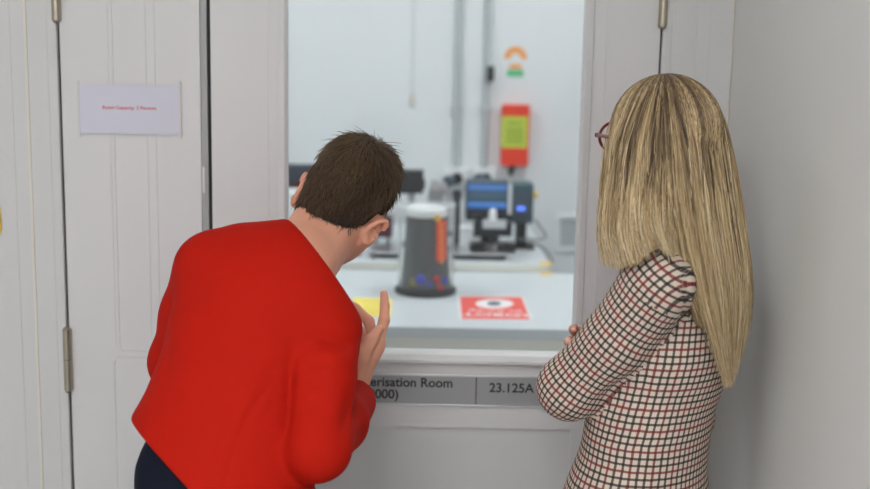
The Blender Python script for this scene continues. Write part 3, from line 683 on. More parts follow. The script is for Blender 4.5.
class Field:
    def __init__(s, lo, hi, h, zs=None):
        s.h = h
        s.x = np.arange(lo[0], hi[0]+h, h); s.y = np.arange(lo[1], hi[1]+h, h)
        s.z = np.arange(lo[2], hi[2]+h, h) if zs is None else np.asarray(zs)
        s.V = np.full((len(s.x), len(s.y), len(s.z)), 0.05, dtype=np.float32)
    def _sl(s, lo, hi, m):
        r = []
        for ax, a, b in ((s.x, lo[0], hi[0]), (s.y, lo[1], hi[1]), (s.z, lo[2], hi[2])):
            i = max(0, np.searchsorted(ax, a-m)-1); j = min(len(ax), np.searchsorted(ax, b+m)+1); r.append(slice(i, j))
        return tuple(r)
    def _pts(s, sl): return s.x[sl[0]][:, None, None], s.y[sl[1]][None, :, None], s.z[sl[2]][None, None, :]
    def add(s, prim, k=0.012):
        f, lo, hi = prim; sl = s._sl(lo, hi, k+3*s.h)
        if any(q.stop <= q.start for q in sl): return s
        s.V[sl] = smin(s.V[sl], f(*s._pts(sl)).astype(np.float32), k); return s
    def sub(s, prim, k=0.004):
        f, lo, hi = prim; sl = s._sl(lo, hi, k+3*s.h)
        s.V[sl] = -smin(-s.V[sl], f(*s._pts(sl)).astype(np.float32), k); return s
    def chain(s, pts, k=0.012, kk=None, w=None, fl=1.0):
        """pts: [(p, r)...] consecutive round limbs"""
        for i in range(len(pts)-1):
            s.add(rc(pts[i][0], pts[i+1][0], pts[i][1], pts[i+1][1], w, fl), k if (i == 0 or kk is None) else kk)
        return s
    def cut(s, p, n, lo, hi, r=0.002):
        """keeps only the side of the plane behind n, inside the box lo..hi"""
        p, n = V3(p), unit(n); sl = s._sl(lo, hi, 0); x, y, z = s._pts(sl)
        d = ((x-p[0])*n[0]+(y-p[1])*n[1]+(z-p[2])*n[2]).astype(np.float32)
        s.V[sl] = -smin(-s.V[sl], -d, r); return s
    def warp(s, lo, hi, fn):
        sl = s._sl(lo, hi, 0); s.V[sl] += fn(*s._pts(sl)).astype(np.float32); return s
    def mesh(s):
        V = s.V; ins = V < 0
        c = None; a = ins[:-1, :-1, :-1]
        anyi = np.zeros(a.shape, bool); alli = np.ones(a.shape, bool)
        for i in (0, 1):
            for j in (0, 1):
                for k in (0, 1):
                    q = ins[i:i+a.shape[0], j:j+a.shape[1], k:k+a.shape[2]]; anyi |= q; alli &= q
        act = anyi & ~alli; I = np.argwhere(act)
        idx = np.full(a.shape, -1, np.int32); idx[act] = np.arange(len(I))
        co = np.zeros((len(I), 3)); cnt = np.zeros(len(I))
        cor = [(i, j, k) for i in (0, 1) for j in (0, 1) for k in (0, 1)]
        ax = (s.x, s.y, s.z)
        vals = {q: V[I[:, 0]+q[0], I[:, 1]+q[1], I[:, 2]+q[2]] for q in cor}
        for q in cor:
            for d in range(3):
                if q[d]: continue
                e = list(q); e[d] = 1; e = tuple(e)
                v0, v1 = vals[q], vals[e]; m = (v0 < 0) != (v1 < 0)
                t = np.where(m, v0/np.where(m, v0-v1, 1), 0)
                for x in range(3):
                    A0 = ax[x][I[:, x]+q[x]]; A1 = ax[x][I[:, x]+e[x]]
                    co[:, x] += np.where(m, A0+(A1-A0)*t, 0)
                cnt += m
        co /= cnt[:, None]
        F = []
        for d in range(3):
            u, w = (d+1) % 3, (d+2) % 3
            sl0 = [slice(1, -1)]*3; sl1 = [slice(1, -1)]*3; sl0[d] = slice(0, -1); sl1[d] = slice(1, None)
            A, B = ins[tuple(sl0)], ins[tuple(sl1)]; ch = np.argwhere(A != B)
            if not len(ch): continue
            base = ch.copy(); base[:, u] += 1; base[:, w] += 1
            inside_first = A[ch[:, 0], ch[:, 1], ch[:, 2]]
            def g(du, dw):
                q = base.copy(); q[:, u] -= du; q[:, w] -= dw
                return idx[q[:, 0], q[:, 1], q[:, 2]]
            quad = np.stack([g(1, 1), g(0, 1), g(0, 0), g(1, 0)], 1)
            quad[~inside_first] = quad[~inside_first][:, ::-1]
            F.append(quad)
        return co, np.concatenate(F)
def fast_mesh(name, co, quads, m, parent=None, smooth=True):
    me = bpy.data.meshes.new(name); n = quads.shape[1]
    me.vertices.add(len(co)); me.vertices.foreach_set('co', np.ascontiguousarray(co, np.float32).ravel())
    me.loops.add(quads.size); me.loops.foreach_set('vertex_index', np.ascontiguousarray(quads, np.int32).ravel())
    me.polygons.add(len(quads)); me.polygons.foreach_set('loop_start', np.arange(0, quads.size, n, dtype=np.int32))
    me.update(calc_edges=True); me.validate()
    o = link(name, me, m, parent)
    if smooth: me.shade_smooth()
    return o
def relax(co, quads, it=2, lam=0.5):
    """light smoothing of a sculpted surface"""
    n = len(co)
    e = np.concatenate([quads[:, [0, 1]], quads[:, [1, 2]], quads[:, [2, 3]], quads[:, [3, 0]]])
    for _ in range(it):
        acc = np.zeros_like(co); c = np.zeros(n)
        for a, b in ((0, 1), (1, 0)):
            for d in range(3): acc[:, d] += np.bincount(e[:, a], weights=co[e[:, b], d], minlength=n)
            c += np.bincount(e[:, a], minlength=n)
        co = co+(acc/c[:, None]-co)*lam
    return co
def strands(name, pts, rad, tone, m, parent=None, sides=3):
    """pts (S,n,3), rad (S,n), tone (S,n): many thin tapered hairs as one mesh with a tone attribute"""
    Sn, n, _ = pts.shape
    T = np.gradient(pts, axis=1); T /= np.linalg.norm(T, axis=2, keepdims=True)+1e-9
    ref = rng.normal(size=(Sn, 1, 3)); X = np.cross(T, np.broadcast_to(ref, T.shape)); X /= np.linalg.norm(X, axis=2, keepdims=True)+1e-9
    Yv = np.cross(T, X)
    rings = np.stack([pts+(X*math.cos(2*math.pi*k/sides)+Yv*math.sin(2*math.pi*k/sides))*rad[..., None] for k in range(sides)], 2)
    co = rings.reshape(-1, 3)
    base = (np.arange(Sn)[:, None, None]*n+np.arange(n-1)[None, :, None])*sides
    k = np.arange(sides)[None, None, :]; k2 = (k+1) % sides
    q = np.stack([base+k, base+k2, base+sides+k2, base+sides+k], -1).reshape(-1, 4)
    me = bpy.data.meshes.new(name)
    me.vertices.add(len(co)); me.vertices.foreach_set('co', co.astype(np.float32).ravel())
    me.loops.add(q.size); me.loops.foreach_set('vertex_index', q.astype(np.int32).ravel())
    me.polygons.add(len(q)); me.polygons.foreach_set('loop_start', np.arange(0, q.size, 4, dtype=np.int32))
    me.update(calc_edges=True)
    at = me.attributes.new('tone', 'FLOAT', 'POINT')
    at.data.foreach_set('value', np.repeat(tone[:, :, None], sides, 2).astype(np.float32).ravel())
    o = link(name, me, m, parent); me.shade_smooth(); return o
def hair_mat(name, stops, rough=0.42, spec=0.45):
    m = bpy.data.materials.new(name); m.use_nodes = True; nt = m.node_tree; b = nt.nodes['Principled BSDF']
    a = nt.nodes.new('ShaderNodeAttribute'); a.attribute_name = 'tone'
    r = nt.nodes.new('ShaderNodeValToRGB'); E = r.color_ramp.elements
    E[0].position = stops[0][0]; E[0].color = srgb(*stops[0][1]); E[1].position = stops[-1][0]; E[1].color = srgb(*stops[-1][1])
    for p, c in stops[1:-1]: e = E.new(p); e.color = srgb(*c)
    nt.links.new(a.outputs['Fac'], r.inputs[0]); nt.links.new(r.outputs[0], b.inputs['Base Color'])
    b.inputs['Roughness'].default_value = rough; b.inputs['Specular IOR Level'].default_value = spec
    b.inputs['Sheen Weight'].default_value = 0.0
    return m

# ------------------------------------------------------------------ people
def frame_head(F_, hc, r, f, u, ear=1.0):
    """head: r, f, u unit right, forward, up; hc the middle of the cranium"""
    q = lambda a, b, c: hc+r*a+f*b+u*c
    F_.add(ell(hc, (r, f, u), (0.068, 0.094, 0.086)), 0.01)
    F_.add(ell(q(0, 0.03, -0.045), (r, f, u), (0.066, 0.068, 0.075)), 0.02)     # face
    F_.add(rc(q(0, 0.055, -0.095), q(0, 0.075, -0.112), 0.036, 0.024), 0.025)   # chin
    for sgn in (-1, 1):
        F_.add(rc(q(sgn*0.056, 0.0, -0.075), q(sgn*0.02, 0.07, -0.11), 0.02, 0.018), 0.025)   # jaw line
        F_.add(rc(q(sgn*0.04, 0.078, -0.05), q(sgn*0.045, 0.06, -0.06), 0.02, 0.02), 0.02)    # cheekbone
        F_.add(rc(q(sgn*0.015, 0.092, -0.01), q(sgn*0.045, 0.08, -0.008), 0.01, 0.009), 0.012)  # brow
        F_.sub(ball(q(sgn*0.032, 0.1, -0.03), 0.016), 0.012)                    # eye socket
    F_.add(rc(q(0, 0.092, -0.025), q(0, 0.112, -0.062), 0.008, 0.012), 0.01)    # nose
    for sgn in (-1, 1): F_.add(ball(q(sgn*0.01, 0.101, -0.066), 0.008), 0.008)
    F_.add(rc(q(-0.017, 0.09, -0.087), q(0.017, 0.09, -0.087), 0.006, 0.006), 0.006)   # lips
    F_.add(rc(q(-0.014, 0.089, -0.096), q(0.014, 0.089, -0.096), 0.0065, 0.0065), 0.006)
def add_ear(F_, c, out, back, up, k=1.0):
    """ear: a cupped shell that stands off the head; out points away from the head"""
    n = unit(out*0.8+(-back)*-0.35)
    F_.add(ell(c, (unit(out+back*0.5), unit(back-out*0.5), up), (0.0075*k, 0.018*k, 0.031*k)), 0.006)
    F_.sub(ell(c+out*0.006-back*0.004, (unit(out+back*0.5), unit(back-out*0.5), up), (0.006*k, 0.011*k, 0.02*k)), 0.005)
    F_.add(rc(c-back*0.004-up*0.024+out*0.002, c-back*0.006-up*0.031+out*0.001, 0.008, 0.0065), 0.006)
    # rim
    for i in range(7):
        a0, a1 = -0.9+i*0.5, -0.9+(i+1)*0.5
        p = lambda a: c+unit(back-out*0.5)*-1*0.016*k*math.cos(a)*-1+up*0.028*k*math.sin(a)+unit(out+back*0.5)*0.0045
        F_.add(rc(p(a0), p(a1), 0.0042, 0.0042), 0.004)
def hand(F_, W, u, n, a, spread, curls, thumb, sc=1.0, side=1):
    """W wrist, u to the fingers, n palm normal, a little finger to index; curls: three bends per finger from index to little"""
    u, n, a = unit(u), unit(n), unit(a)
    q = lambda x, y, z: W+(a*x+u*y+n*z)*sc
    F_.add(rc(q(0, -0.02, 0), q(0, 0.02, 0), 0.026*sc, 0.03*sc, n, 1.45), 0.012)
    F_.add(rc(q(0.012, 0.025, 0), q(0.022, 0.075, -0.003), 0.024*sc, 0.019*sc, n, 1.5), 0.012)
    F_.add(rc(q(-0.012, 0.025, 0), q(-0.02, 0.07, 0), 0.024*sc, 0.018*sc, n, 1.5), 0.012)
    F_.add(rc(q(0.002, 0.03, 0), q(0.0, 0.078, -0.003), 0.022*sc, 0.017*sc, n, 1.4), 0.012)
    F_.add(rc(q(-0.024, 0.02, 0.006), q(-0.024, 0.05, 0.005), 0.014*sc, 0.012*sc), 0.012)   # heel of the palm
    base = [(0.029, 0.084), (0.0095, 0.089), (-0.0105, 0.084), (-0.029, 0.074)]
    lens = [(0.043, 0.026, 0.021), (0.047, 0.030, 0.022), (0.044, 0.028, 0.021), (0.034, 0.021, 0.019)]
    rad = [(0.0098, 0.0088, 0.0080, 0.0066), (0.0100, 0.0090, 0.0081, 0.0067), (0.0095, 0.0086, 0.0077, 0.0064), (0.0085, 0.0076, 0.0069, 0.0058)]
    tips = []
    for i in range(4):
        p = q(base[i][0], base[i][1]-0.006, -0.002); ang = 0.0; sp = spread*(1.5-i)
        F_.add(rc(q(base[i][0]*0.7, 0.05, -0.002), p, 0.0105*sc, rad[i][0]*1.05*sc), 0.008)
        for j in range(3):
            ang += curls[i][j]
            d = u*math.cos(ang)+n*math.sin(ang); d = unit(d+a*math.sin(sp)*math.cos(ang))
            p2 = p+d*lens[i][j]*sc
            F_.add(rc(p, p2, rad[i][j]*sc, rad[i][j+1]*sc), 0.0035)
            if j == 0: F_.add(ball(p+(u*0.0-n*0.002), rad[i][0]*1.06*sc), 0.006)
            if j == 1: F_.add(ball(p-n*0.0008*math.cos(ang), rad[i][1]*1.05*sc), 0.003)
            p = p2
        tips.append((p, d))
    t0 = q(0.016, 0.012, 0.008); t = [q(*c) for c in thumb]
    F_.add(rc(t0, t[0], 0.0165*sc, 0.0135*sc), 0.014)
    F_.add(rc(t[0], t[1], 0.0115*sc, 0.0102*sc), 0.006); F_.add(rc(t[1], t[2], 0.0102*sc, 0.0072*sc), 0.004)
    return tips
def head_parts(par, hc, r, f, u, iris):
    for sgn in (-1, 1):
        c = hc+r*sgn*0.031+f*0.0785-u*0.03
        m = MB().sphere(c, 0.0122, n=20); 
        e = m.build('eye', M['eyewhite'], par, True)
        cc = c+f*0.0105; MB().cyl(cc, cc+f*0.0022, 0.0055, 0.0045, n=20).build('iris', iris, e, True)
M['skin_r'] = mat('skin_fair_warm', srgb(226, 164, 138), 0.5, spec=0.35, noise=0.06, nscale=45, bump=0.12, bscale=260, sss=0.15)
M['skin_b'] = mat('skin_fair', srgb(228, 172, 148), 0.5, spec=0.35, noise=0.06, nscale=45, bump=0.12, bscale=260, sss=0.15)
M['eyewhite'] = mat('eye_white', srgb(235, 232, 228), 0.2)
M['iris1'] = mat('brown_iris', srgb(70, 48, 32), 0.2); M['iris2'] = mat('blue_iris', srgb(80, 110, 140), 0.2)
M['shoe'] = mat('black_leather', srgb(30, 29, 30), 0.35)
M['navy'] = mat('navy_cloth', srgb(22, 26, 40), 0.85, spec=0.12, noise=0.08, nscale=120, bump=0.2, bscale=700)
# ------------------------------------------------------------------ the person in the red jacket
A3 = np.array
hc = V3(P(354, 187, -0.30))
f = unit((0.13, 0.93, -0.34)); u = unit((0.46, 0.2, 0.86)); u = unit(u-f*(u@f)); r = np.cross(f, u)
RH = dict(hc=hc, r=r, f=f, u=u)
nb = V3(P(297, 264, -0.455))
SL, SR = V3(P(212, 270, -0.46)), V3(P(327, 331, -0.52))
T0, T1, T2, T3 = V3(P(209, 490, -0.60)), V3(P(230, 415, -0.57)), V3(P(250, 345, -0.52)), V3(P(272, 292, -0.475))
ER, WR = V3(P(318, 448, -0.645)), V3(P(351, 390, -0.37))
CR = V3(P(354, 400, -0.385)); 
EL, WL = V3(P(181, 362, -0.42)), V3(P(235, 395, -0.20))
sp = unit(T3-T0); aw = unit(SR-SL); back = unit(np.cross(aw, sp));
if back[1] > 0: back = -back
HIP = V3(P(236, 545, -0.60))
hx = HIP[0]
feet = [A3((hx-0.10, -0.62, 0.0)), A3((hx+0.12, -0.56, 0.0))]
hipj = [HIP+A3((-0.085, 0, -0.03)), HIP+A3((0.085, 0.0, -0.03))]
knee = [(hipj[i]*0.5+(feet[i]+A3((0, 0, 0.08)))*0.5+A3((0, 0.035, 0.0))) for i in (0, 1)]
lo = A3((hx-0.32, -0.98, -0.0)); hi = A3((0.04, 0.02, hc[2]+0.13))
zs = np.concatenate([np.arange(0.0, 0.9, 0.008), np.arange(0.9, hi[2], 0.0032)])
B = Field(A3((SL[0]-0.14, -0.84, 0)), A3((WR[0]+0.14, -0.1, 0)), 0.0034, zs)
frame_head(B, hc, r, f, u)
q = lambda a, b, c: hc+r*a+f*b+u*c
add_ear(B, q(-0.077, -0.019, -0.046), unit(-r-f*0.3), unit(-f+u*0.1), unit(u-r*0.05), 0.82)
add_ear(B, q(0.074, -0.018, -0.053), unit(r-f*0.4), unit(-f+u*0.1), unit(u+r*0.45), 0.9)
B.chain([(q(0, -0.040, -0.05), 0.048), (q(0, -0.028, -0.09), 0.047), (nb, 0.056), (nb+(T3-nb)*0.5, 0.075)], 0.025)
for sgn in (-1, 1): B.add(rc(q(sgn*0.032, -0.044, -0.075), nb+aw*sgn*0.03, 0.02, 0.028), 0.02)
B.add(rc(q(0, 0.03, -0.1), nb+A3((0.02, 0.06, 0)), 0.035, 0.045), 0.03)
B.chain([(T3, 0.085), (T2, 0.105), (T1, 0.10), (T0, 0.10), (HIP, 0.098)], 0.04, None, back, 1.5)
for Sx, E_, W_ in ((SL, EL, WL), (SR, ER, WR)):
    B.chain([(T3+(Sx-T3)*0.35, 0.055), (Sx, 0.041), (E_, 0.036), (E_+(W_-E_)*0.35, 0.037), (W_, 0.0255)], 0.02)
for i in (0, 1):
    an = feet[i]+A3((0, 0, 0.085))
    B.chain([(hipj[i], 0.075), (knee[i], 0.05), (knee[i]+(an-knee[i])*0.3+A3((0, -0.015, 0)), 0.05), (an, 0.034)], 0.03)
    B.add(rc(an-A3((0, 0.01, 0.035)), feet[i]+A3((0, 0.13, 0.035)), 0.03, 0.025), 0.02)
# right hand, raised beside the face: thumb side towards the corridor, palm turned to the face
kn = V3(P(372, 353, -0.315))
uh = unit(kn-WR); nh = unit(A3((-0.93, -0.18, 0.1))); nh = unit(nh-uh*(nh@uh)); ah = unit(np.cross(uh, nh))
if ah[1] > 0: ah = -ah
B.add(rc(WR+(ER-WR)*0.35, WR, 0.031, 0.026, nh, 1.15), 0.015)
hand(B, WR, uh, nh, ah, 0.05, [(0.22, 0.20, 0.12), (0.75, 0.5, 0.25), (0.95, 0.7, 0.4), (1.1, 0.8, 0.4)],
     [(0.048, 0.034, 0.008), (0.052, 0.066, 0.008), (0.047, 0.094, 0.006)], 1.12)
# left hand, low in front of the body
ul = unit(A3((0.45, 0.75, 0.1))); nl = A3((0, 0, -1.0)); nl = unit(nl-ul*(nl@ul)); al = unit(np.cross(ul, nl)); 
hand(B, WL, ul, nl, al if al[0] > 0 else -al, 0.05, [(0.3, 0.4, 0.25)]*4, [(0.05, 0.03, 0.012), (0.062, 0.05, 0.016), (0.066, 0.078, 0.02)], 0.97)
co, qd = B.mesh(); co = relax(co, qd, 1, 0.4)
pr = tag(empty('person', (hx, -0.69, 0)), 'person with short brown hair in a red jacket, bending to the window, one hand raised', 'person')
fast_mesh('body', co, qd, M['skin_r'], pr)
head_parts(pr, hc, r, f, u, M['iris1'])

# red jacket
J = Field(A3((SL[0]-0.16, -0.95, T0[2]-0.1)), A3((WR[0]+0.1, -0.12, nb[2]+0.16)), 0.0042)
w_, fl = back, 1.38
J.chain([(T3+(nb-T3)*0.25, 0.085), (T3, 0.108), (T2, 0.130), (T1, 0.133), (T0+sp*0.02, 0.158), (T0-sp*0.1, 0.195)], 0.03, None, w_, fl)
J.add(rc(T3+(nb-T3)*0.2, nb+(nb-T3)*0.25, 0.072, 0.058), 0.04)
J.add(rc(V3(P(286, 262, -0.46)), V3(P(243, 260, -0.46)), 0.056, 0.058), 0.03)
J.add(rc(T3+aw*-0.03+sp*0.0, SL, 0.078, 0.058), 0.04)
J.add(rc(T3+aw*0.02, SR+aw*-0.005, 0.075, 0.058), 0.04)
J.add(ell(T3+back*0.035-sp*0.02, (aw, back, sp), (0.12, 0.065, 0.09)), 0.05)
# sleeves: a tight join, so the armhole reads as a seam
J.chain([(SL, 0.063), (SL+(EL-SL)*0.5, 0.058), (EL, 0.052)], 0.012, 0.02)
J.chain([(EL, 0.052), (EL+(WL-EL)*0.85, 0.04)], 0.02)
SRo = SR+back*0.004
J.chain([(SRo, 0.057), (SR+(ER-SR)*0.45+back*0.006-aw*0.004, 0.0535), (ER, 0.051)], 0.010, 0.02)
J.chain([(ER, 0.051), (ER+(CR-ER)*0.5, 0.048), (CR+(CR-ER)*0.12, 0.039)], 0.014, 0.02)
# openings: hem, cuffs and a round neck
hn = unit(-sp*0.90+back*0.05-aw*0.44)
J.cut(V3(P(175, 477, T0[1]-0.11)), hn, T0-0.45, T0+A3((0.22, 0.4, 0.16)), 0.006)
J.cut(P(309, 246, -0.47), A3((0.76, 0.30, 0.52)), nb-A3((0.03, 0.12, 0.09)), nb+A3((0.16, 0.16, 0.2)), 0.004)
J.cut(T0-sp*0.125, -sp*0.97-aw*0.1, T0-0.45, T0+A3((0.4, 0.4, 0.16)), 0.006)
J.cut(CR, CR-ER, CR-0.07, CR+0.09, 0.004)
J.cut(EL+(WL-EL)*0.8, WL-EL, WL-0.09, WL+0.06, 0.004)
# creases: at the elbow bend, under the shoulder and across the back of the armhole
def crease(p, d, width, length, amp, across):
    """a soft groove at p that runs along d"""
    p = V3(p); d = unit(d); across = unit(across)
    def fn(x, y, z):
        X, Y, Z = x-p[0], y-p[1], z-p[2]
        s_ = X*d[0]+Y*d[1]+Z*d[2]; t_ = X*across[0]+Y*across[1]+Z*across[2]
        k_ = X*X+Y*Y+Z*Z-s_*s_-t_*t_
        return amp*np.exp(-(s_/length)**2-(t_/width)**2-k_/0.06**2)*1.0
    return p-length*2.2, p+length*2.2, fn
def cr(Fd, px0, py0, px1, py1, y, amp, width=0.008):
    a, b = V3(P(px0, py0, y)), V3(P(px1, py1, y)); d = b-a
    Fd.warp(*crease((a+b)/2, d, width, np.linalg.norm(d)*0.5, amp, np.cross(unit(d), (0, 1, 0))))
yb = -0.60
cr(J, 352, 345, 320, 335, -0.57, 0.009, 0.007); cr(J, 352, 356, 322, 347, -0.575, -0.006, 0.010)
cr(J, 288, 360, 288, 440, -0.64, 0.010, 0.007)
cr(J, 286, 388, 262, 398, -0.66, 0.006, 0.008); cr(J, 284, 372, 256, 378, -0.65, 0.005, 0.008); cr(J, 284, 402, 258, 420, -0.67, 0.005, 0.010)
cr(J, 347, 394, 345, 436, -0.60, 0.010, 0.007); cr(J, 330, 470, 356, 440, -0.6, 0.006, 0.009)
cr(J, 296, 392, 330, 384, -0.67, 0.006, 0.009); cr(J, 298, 408, 330, 412, -0.68, 0.005, 0.009); cr(J, 300, 372, 335, 362, -0.64, 0.005, 0.010)
cr(J, 205, 296, 178, 322, -0.62, 0.003, 0.012); cr(J, 162, 352, 172, 392, -0.60, 0.004, 0.010)
# long curved panel seam of the back
pts = [(284, 366), (268, 388), (250, 412), (238, 440), (230, 470), (226, 496)]
for (a, b), (c, d) in zip(pts, pts[1:]): cr(J, a, b, c, d, -0.675, 0.0060, 0.0042)
pts = [(176, 318), (180, 350), (180, 390), (176, 430), (172, 470)]
co, qd = J.mesh(); co = relax(co, qd, 3, 0.5)
M['red'] = mat('red_crepe', srgb(178, 25, 10), 0.75, spec=0.1, noise=0.03, nscale=90, bump=0.22, bscale=900)
fast_mesh('jacket', co, qd, M['red'], pr)
# trousers
Tr = Field(A3((hx-0.28, -0.9, 0.05)), A3((hx+0.3, -0.35, T0[2]+0.3)), 0.007)
Tr.chain([(T0+sp*0.13, 0.098), (T0+sp*0.02+aw*0.012, 0.120), (HIP, 0.140), (HIP-A3((0, 0, 0.08)), 0.142)], 0.05, None, A3((0, 1, 0.1)), 1.35)
for i in (0, 1):
    an = feet[i]+A3((0, 0, 0.07))
    Tr.chain([(hipj[i]-A3((0, 0, 0.02)), 0.106), (knee[i], 0.073), (an, 0.062)], 0.03)
Tr.cut(A3((hx, 0, 0.085)), A3((0, 0, -1.0)), A3((hx-1, -2, 0)), A3((hx+1, 0, 0.3)), 0.002)
co, qd = Tr.mesh(); co = relax(co, qd, 2, 0.5); fast_mesh('trousers', co, qd, M['navy'], pr)
def shoes(par, feet, dirs):
    for i in (0, 1):
        o_ = feet[i]; d = unit(dirs[i]); Sh = Field(o_-A3((0.2, 0.2, 0.0)), o_+A3((0.2, 0.2, 0.13)), 0.005)
        Sh.V[:] = 0.05
        Sh.chain([(o_-d*0.055+A3((0, 0, 0.042)), 0.038), (o_+d*0.06+A3((0, 0, 0.038)), 0.042), (o_+d*0.15+A3((0, 0, 0.03)), 0.034)], 0.03)
        Sh.add(rc(o_-d*0.03+A3((0, 0, 0.05)), o_-d*0.02+A3((0, 0, 0.09)), 0.045, 0.046), 0.02)
        Sh.cut(o_+A3((0, 0, 0.006)), A3((0, 0, -1.0)), o_-0.3, o_+0.3, 0.002)
        Sh.cut(o_+A3((0, 0, 0.1)), A3((0, 0, 1.0)), o_-0.3, o_+0.3, 0.002)
        co, qd = Sh.mesh(); sh = fast_mesh('shoe', co, qd, M['shoe'], par)
        m = MB(); L = A3((-d[1], d[0], 0))
        pl = [o_-d*0.09+L*0.02, o_-d*0.06+L*0.036, o_+d*0.06+L*0.042, o_+d*0.14+L*0.032, o_+d*0.182, o_+d*0.14-L*0.032, o_+d*0.06-L*0.042, o_-d*0.06-L*0.036, o_-d*0.09-L*0.02]
        m.prism([Vector((p[0], p[1], 0.0006)) for p in pl], (0, 0, 0.009)).build('sole', M['shoe'], sh)
shoes(pr, feet, [A3((-0.05, 1, 0)), A3((0.15, 1, 0))])

# short brown hair: a close cap under many short strands
Hf = Field(hc-0.15, hc+0.15, 0.0036)
Hf.add(ell(hc+u*0.004-f*0.004, (r, f, u), (0.0715, 0.098, 0.089)), 0.005)
Hf.add(ell(q(0, -0.045, -0.035), (r, f, u), (0.062, 0.056, 0.066)), 0.02)
Hf.add(rc(q(0, -0.062, -0.06), q(0.002, -0.074, -0.118), 0.038, 0.017), 0.02)
Hf.add(rc(q(-0.028, -0.05, -0.075), q(0.026, -0.056, -0.088), 0.026, 0.024), 0.02)
Hf.cut(q(0, 0.05, 0.03), unit(f*0.9-u*0.35), hc-0.2, hc+0.2, 0.004)       # hairline above the forehead
for sgn in (-1, 1): Hf.sub(ell(q(sgn*0.09, -0.010, -0.055), (r, f, u), (0.034, 0.032, 0.036)), 0.006)   # clear of the ears
Hf.cut(q(0, 0.02, -0.055), unit(f*0.75-u*0.65), hc-0.2, hc+0.2, 0.004)
co, qd = Hf.mesh()
nz = np.zeros(len(co))
for k in range(5):
    d = rng.normal(size=3)*70; nz += np.sin(co@d+rng.uniform(0, 6))*0.0008
nr = co-hc; nr /= np.linalg.norm(nr, axis=1, keepdims=True); co = co+nr*nz[:, None]
M['hair_r'] = hair_mat('brown_hair', [(0.0, (40, 30, 23)), (0.45, (78, 60, 44)), (0.75, (112, 90, 66)), (1.0, (150, 124, 92))], 0.45, 0.4)
hr = fast_mesh('hair', co, qd, hair_mat('brown_hair_mass', [(0.0, (40, 30, 23)), (1.0, (110, 86, 62))], 0.85, 0.1), pr)
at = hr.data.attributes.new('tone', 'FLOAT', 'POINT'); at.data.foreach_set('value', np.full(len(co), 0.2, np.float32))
# strands grow from the cap: whorl at the crown, downwards at the sides and nape
fc = co[qd].mean(1); nrm = np.cross(co[qd[:, 2]]-co[qd[:, 0]], co[qd[:, 3]]-co[qd[:, 1]]); ar = np.linalg.norm(nrm, axis=1); nrm /= ar[:, None]+1e-12
outw = np.einsum('ij,ij->i', nrm, fc-hc) > 0.02
cand = np.where(outw)[0]; pick = rng.choice(cand, 13000, p=ar[cand]/ar[cand].sum())
c0 = fc[pick]; n0 = nrm[pick]; crown = q(0.005, -0.045, 0.085)
rel = c0-crown; tn = rel-n0*np.einsum('ij,ij->i', rel, n0)[:, None]; tn /= np.linalg.norm(tn, axis=1, keepdims=True)+1e-6
dist = np.linalg.norm(rel, axis=1)
tn = tn+np.cross(n0, tn)*0.5*np.exp(-dist/0.06)[:, None]+rng.normal(size=tn.shape)*0.22
hu_ = np.einsum('ij,j->i', c0-hc, u); L = (rng.uniform(0.014, 0.026, len(pick))+rng.uniform(0, 0.014, len(pick))*(hu_ < -0.07)*(rng.uniform(size=len(pick)) < 0.5))*(0.75+0.35*(np.einsum('ij,j->i', c0-hc, u) > 0.03))
nn = 6; pts = np.zeros((len(pick), nn, 3)); cl = np.sin(c0@(rng.normal(size=3)*55))*0.12
for j in range(nn):
    s_ = j/(nn-1)
    lift = (0.0032-0.0018*np.clip((np.abs((c0-hc)@r)-0.04)/0.03, 0, 1))*np.sin(s_*math.pi*0.75)+0.0006-0.0028*s_*s_
    pts[:, j] = c0-n0*0.001+tn*(L*s_)[:, None]+n0*(lift*(1+cl*2.5))[:, None]
ears_ = [q(-0.081, -0.020, -0.044), q(0.074, -0.018, -0.053)]
keep = np.ones(len(pts), bool)
for e_ in ears_: keep &= np.linalg.norm(pts-e_, axis=2).min(1) > 0.033
pts, c0, cl, pick = pts[keep], c0[keep], cl[keep], pick[keep]
rad = np.broadcast_to(np.linspace(1, 0.35, nn)*0.00075, (len(pick), nn)).copy()
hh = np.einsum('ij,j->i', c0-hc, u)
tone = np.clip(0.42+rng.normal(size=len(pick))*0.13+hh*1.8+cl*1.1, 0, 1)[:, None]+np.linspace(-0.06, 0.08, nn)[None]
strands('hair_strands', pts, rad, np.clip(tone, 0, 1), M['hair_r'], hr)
# ------------------------------------------------------------------ the person in the tweed jacket
hcB = V3(P(666, 131, -0.40))
fB = unit((-0.42, 0.905, -0.05)); rB = unit(np.cross(fB, (0, 0, 1))); uB = np.cross(rB, fB)
fb = unit((-0.883, 0.469, 0.0)); rb = unit((0.469, 0.883, 0.0)); Zu = A3((0, 0, 1.0))
t3, t2, t1, t0 = V3(P(678, 292, -0.42)), V3(P(670, 345, -0.42)), V3(P(648, 425, -0.42)), V3(P(634, 520, -0.42))
nB = V3(P(676, 238, -0.415))
sl = V3(P(657, 285, -0.545)); el = V3(P(571, 388, -0.475))
wl = el+rb*0.235-fb*0.01+Zu*0.015
sr = t3+rb*0.135+Zu*0.0; er = sr+rb*0.03+fb*0.02-Zu*0.27
fp = V3(P(565, 347, -0.40)); wr = fp+rb*0.125-fb*0.015-Zu*0.03
hip = t0-Zu*0.08; hx2, hy2 = hip[0], hip[1]
ft = [A3((hip[0], hip[1], 0))-rb*0.09-fb*0.02, A3((hip[0], hip[1], 0))+rb*0.09]
hj = [hip-rb*0.085-Zu*0.03, hip+rb*0.085-Zu*0.03]
kn2 = [(hj[i]+ft[i]+Zu*0.08)*0.5+fb*0.02 for i in (0, 1)]
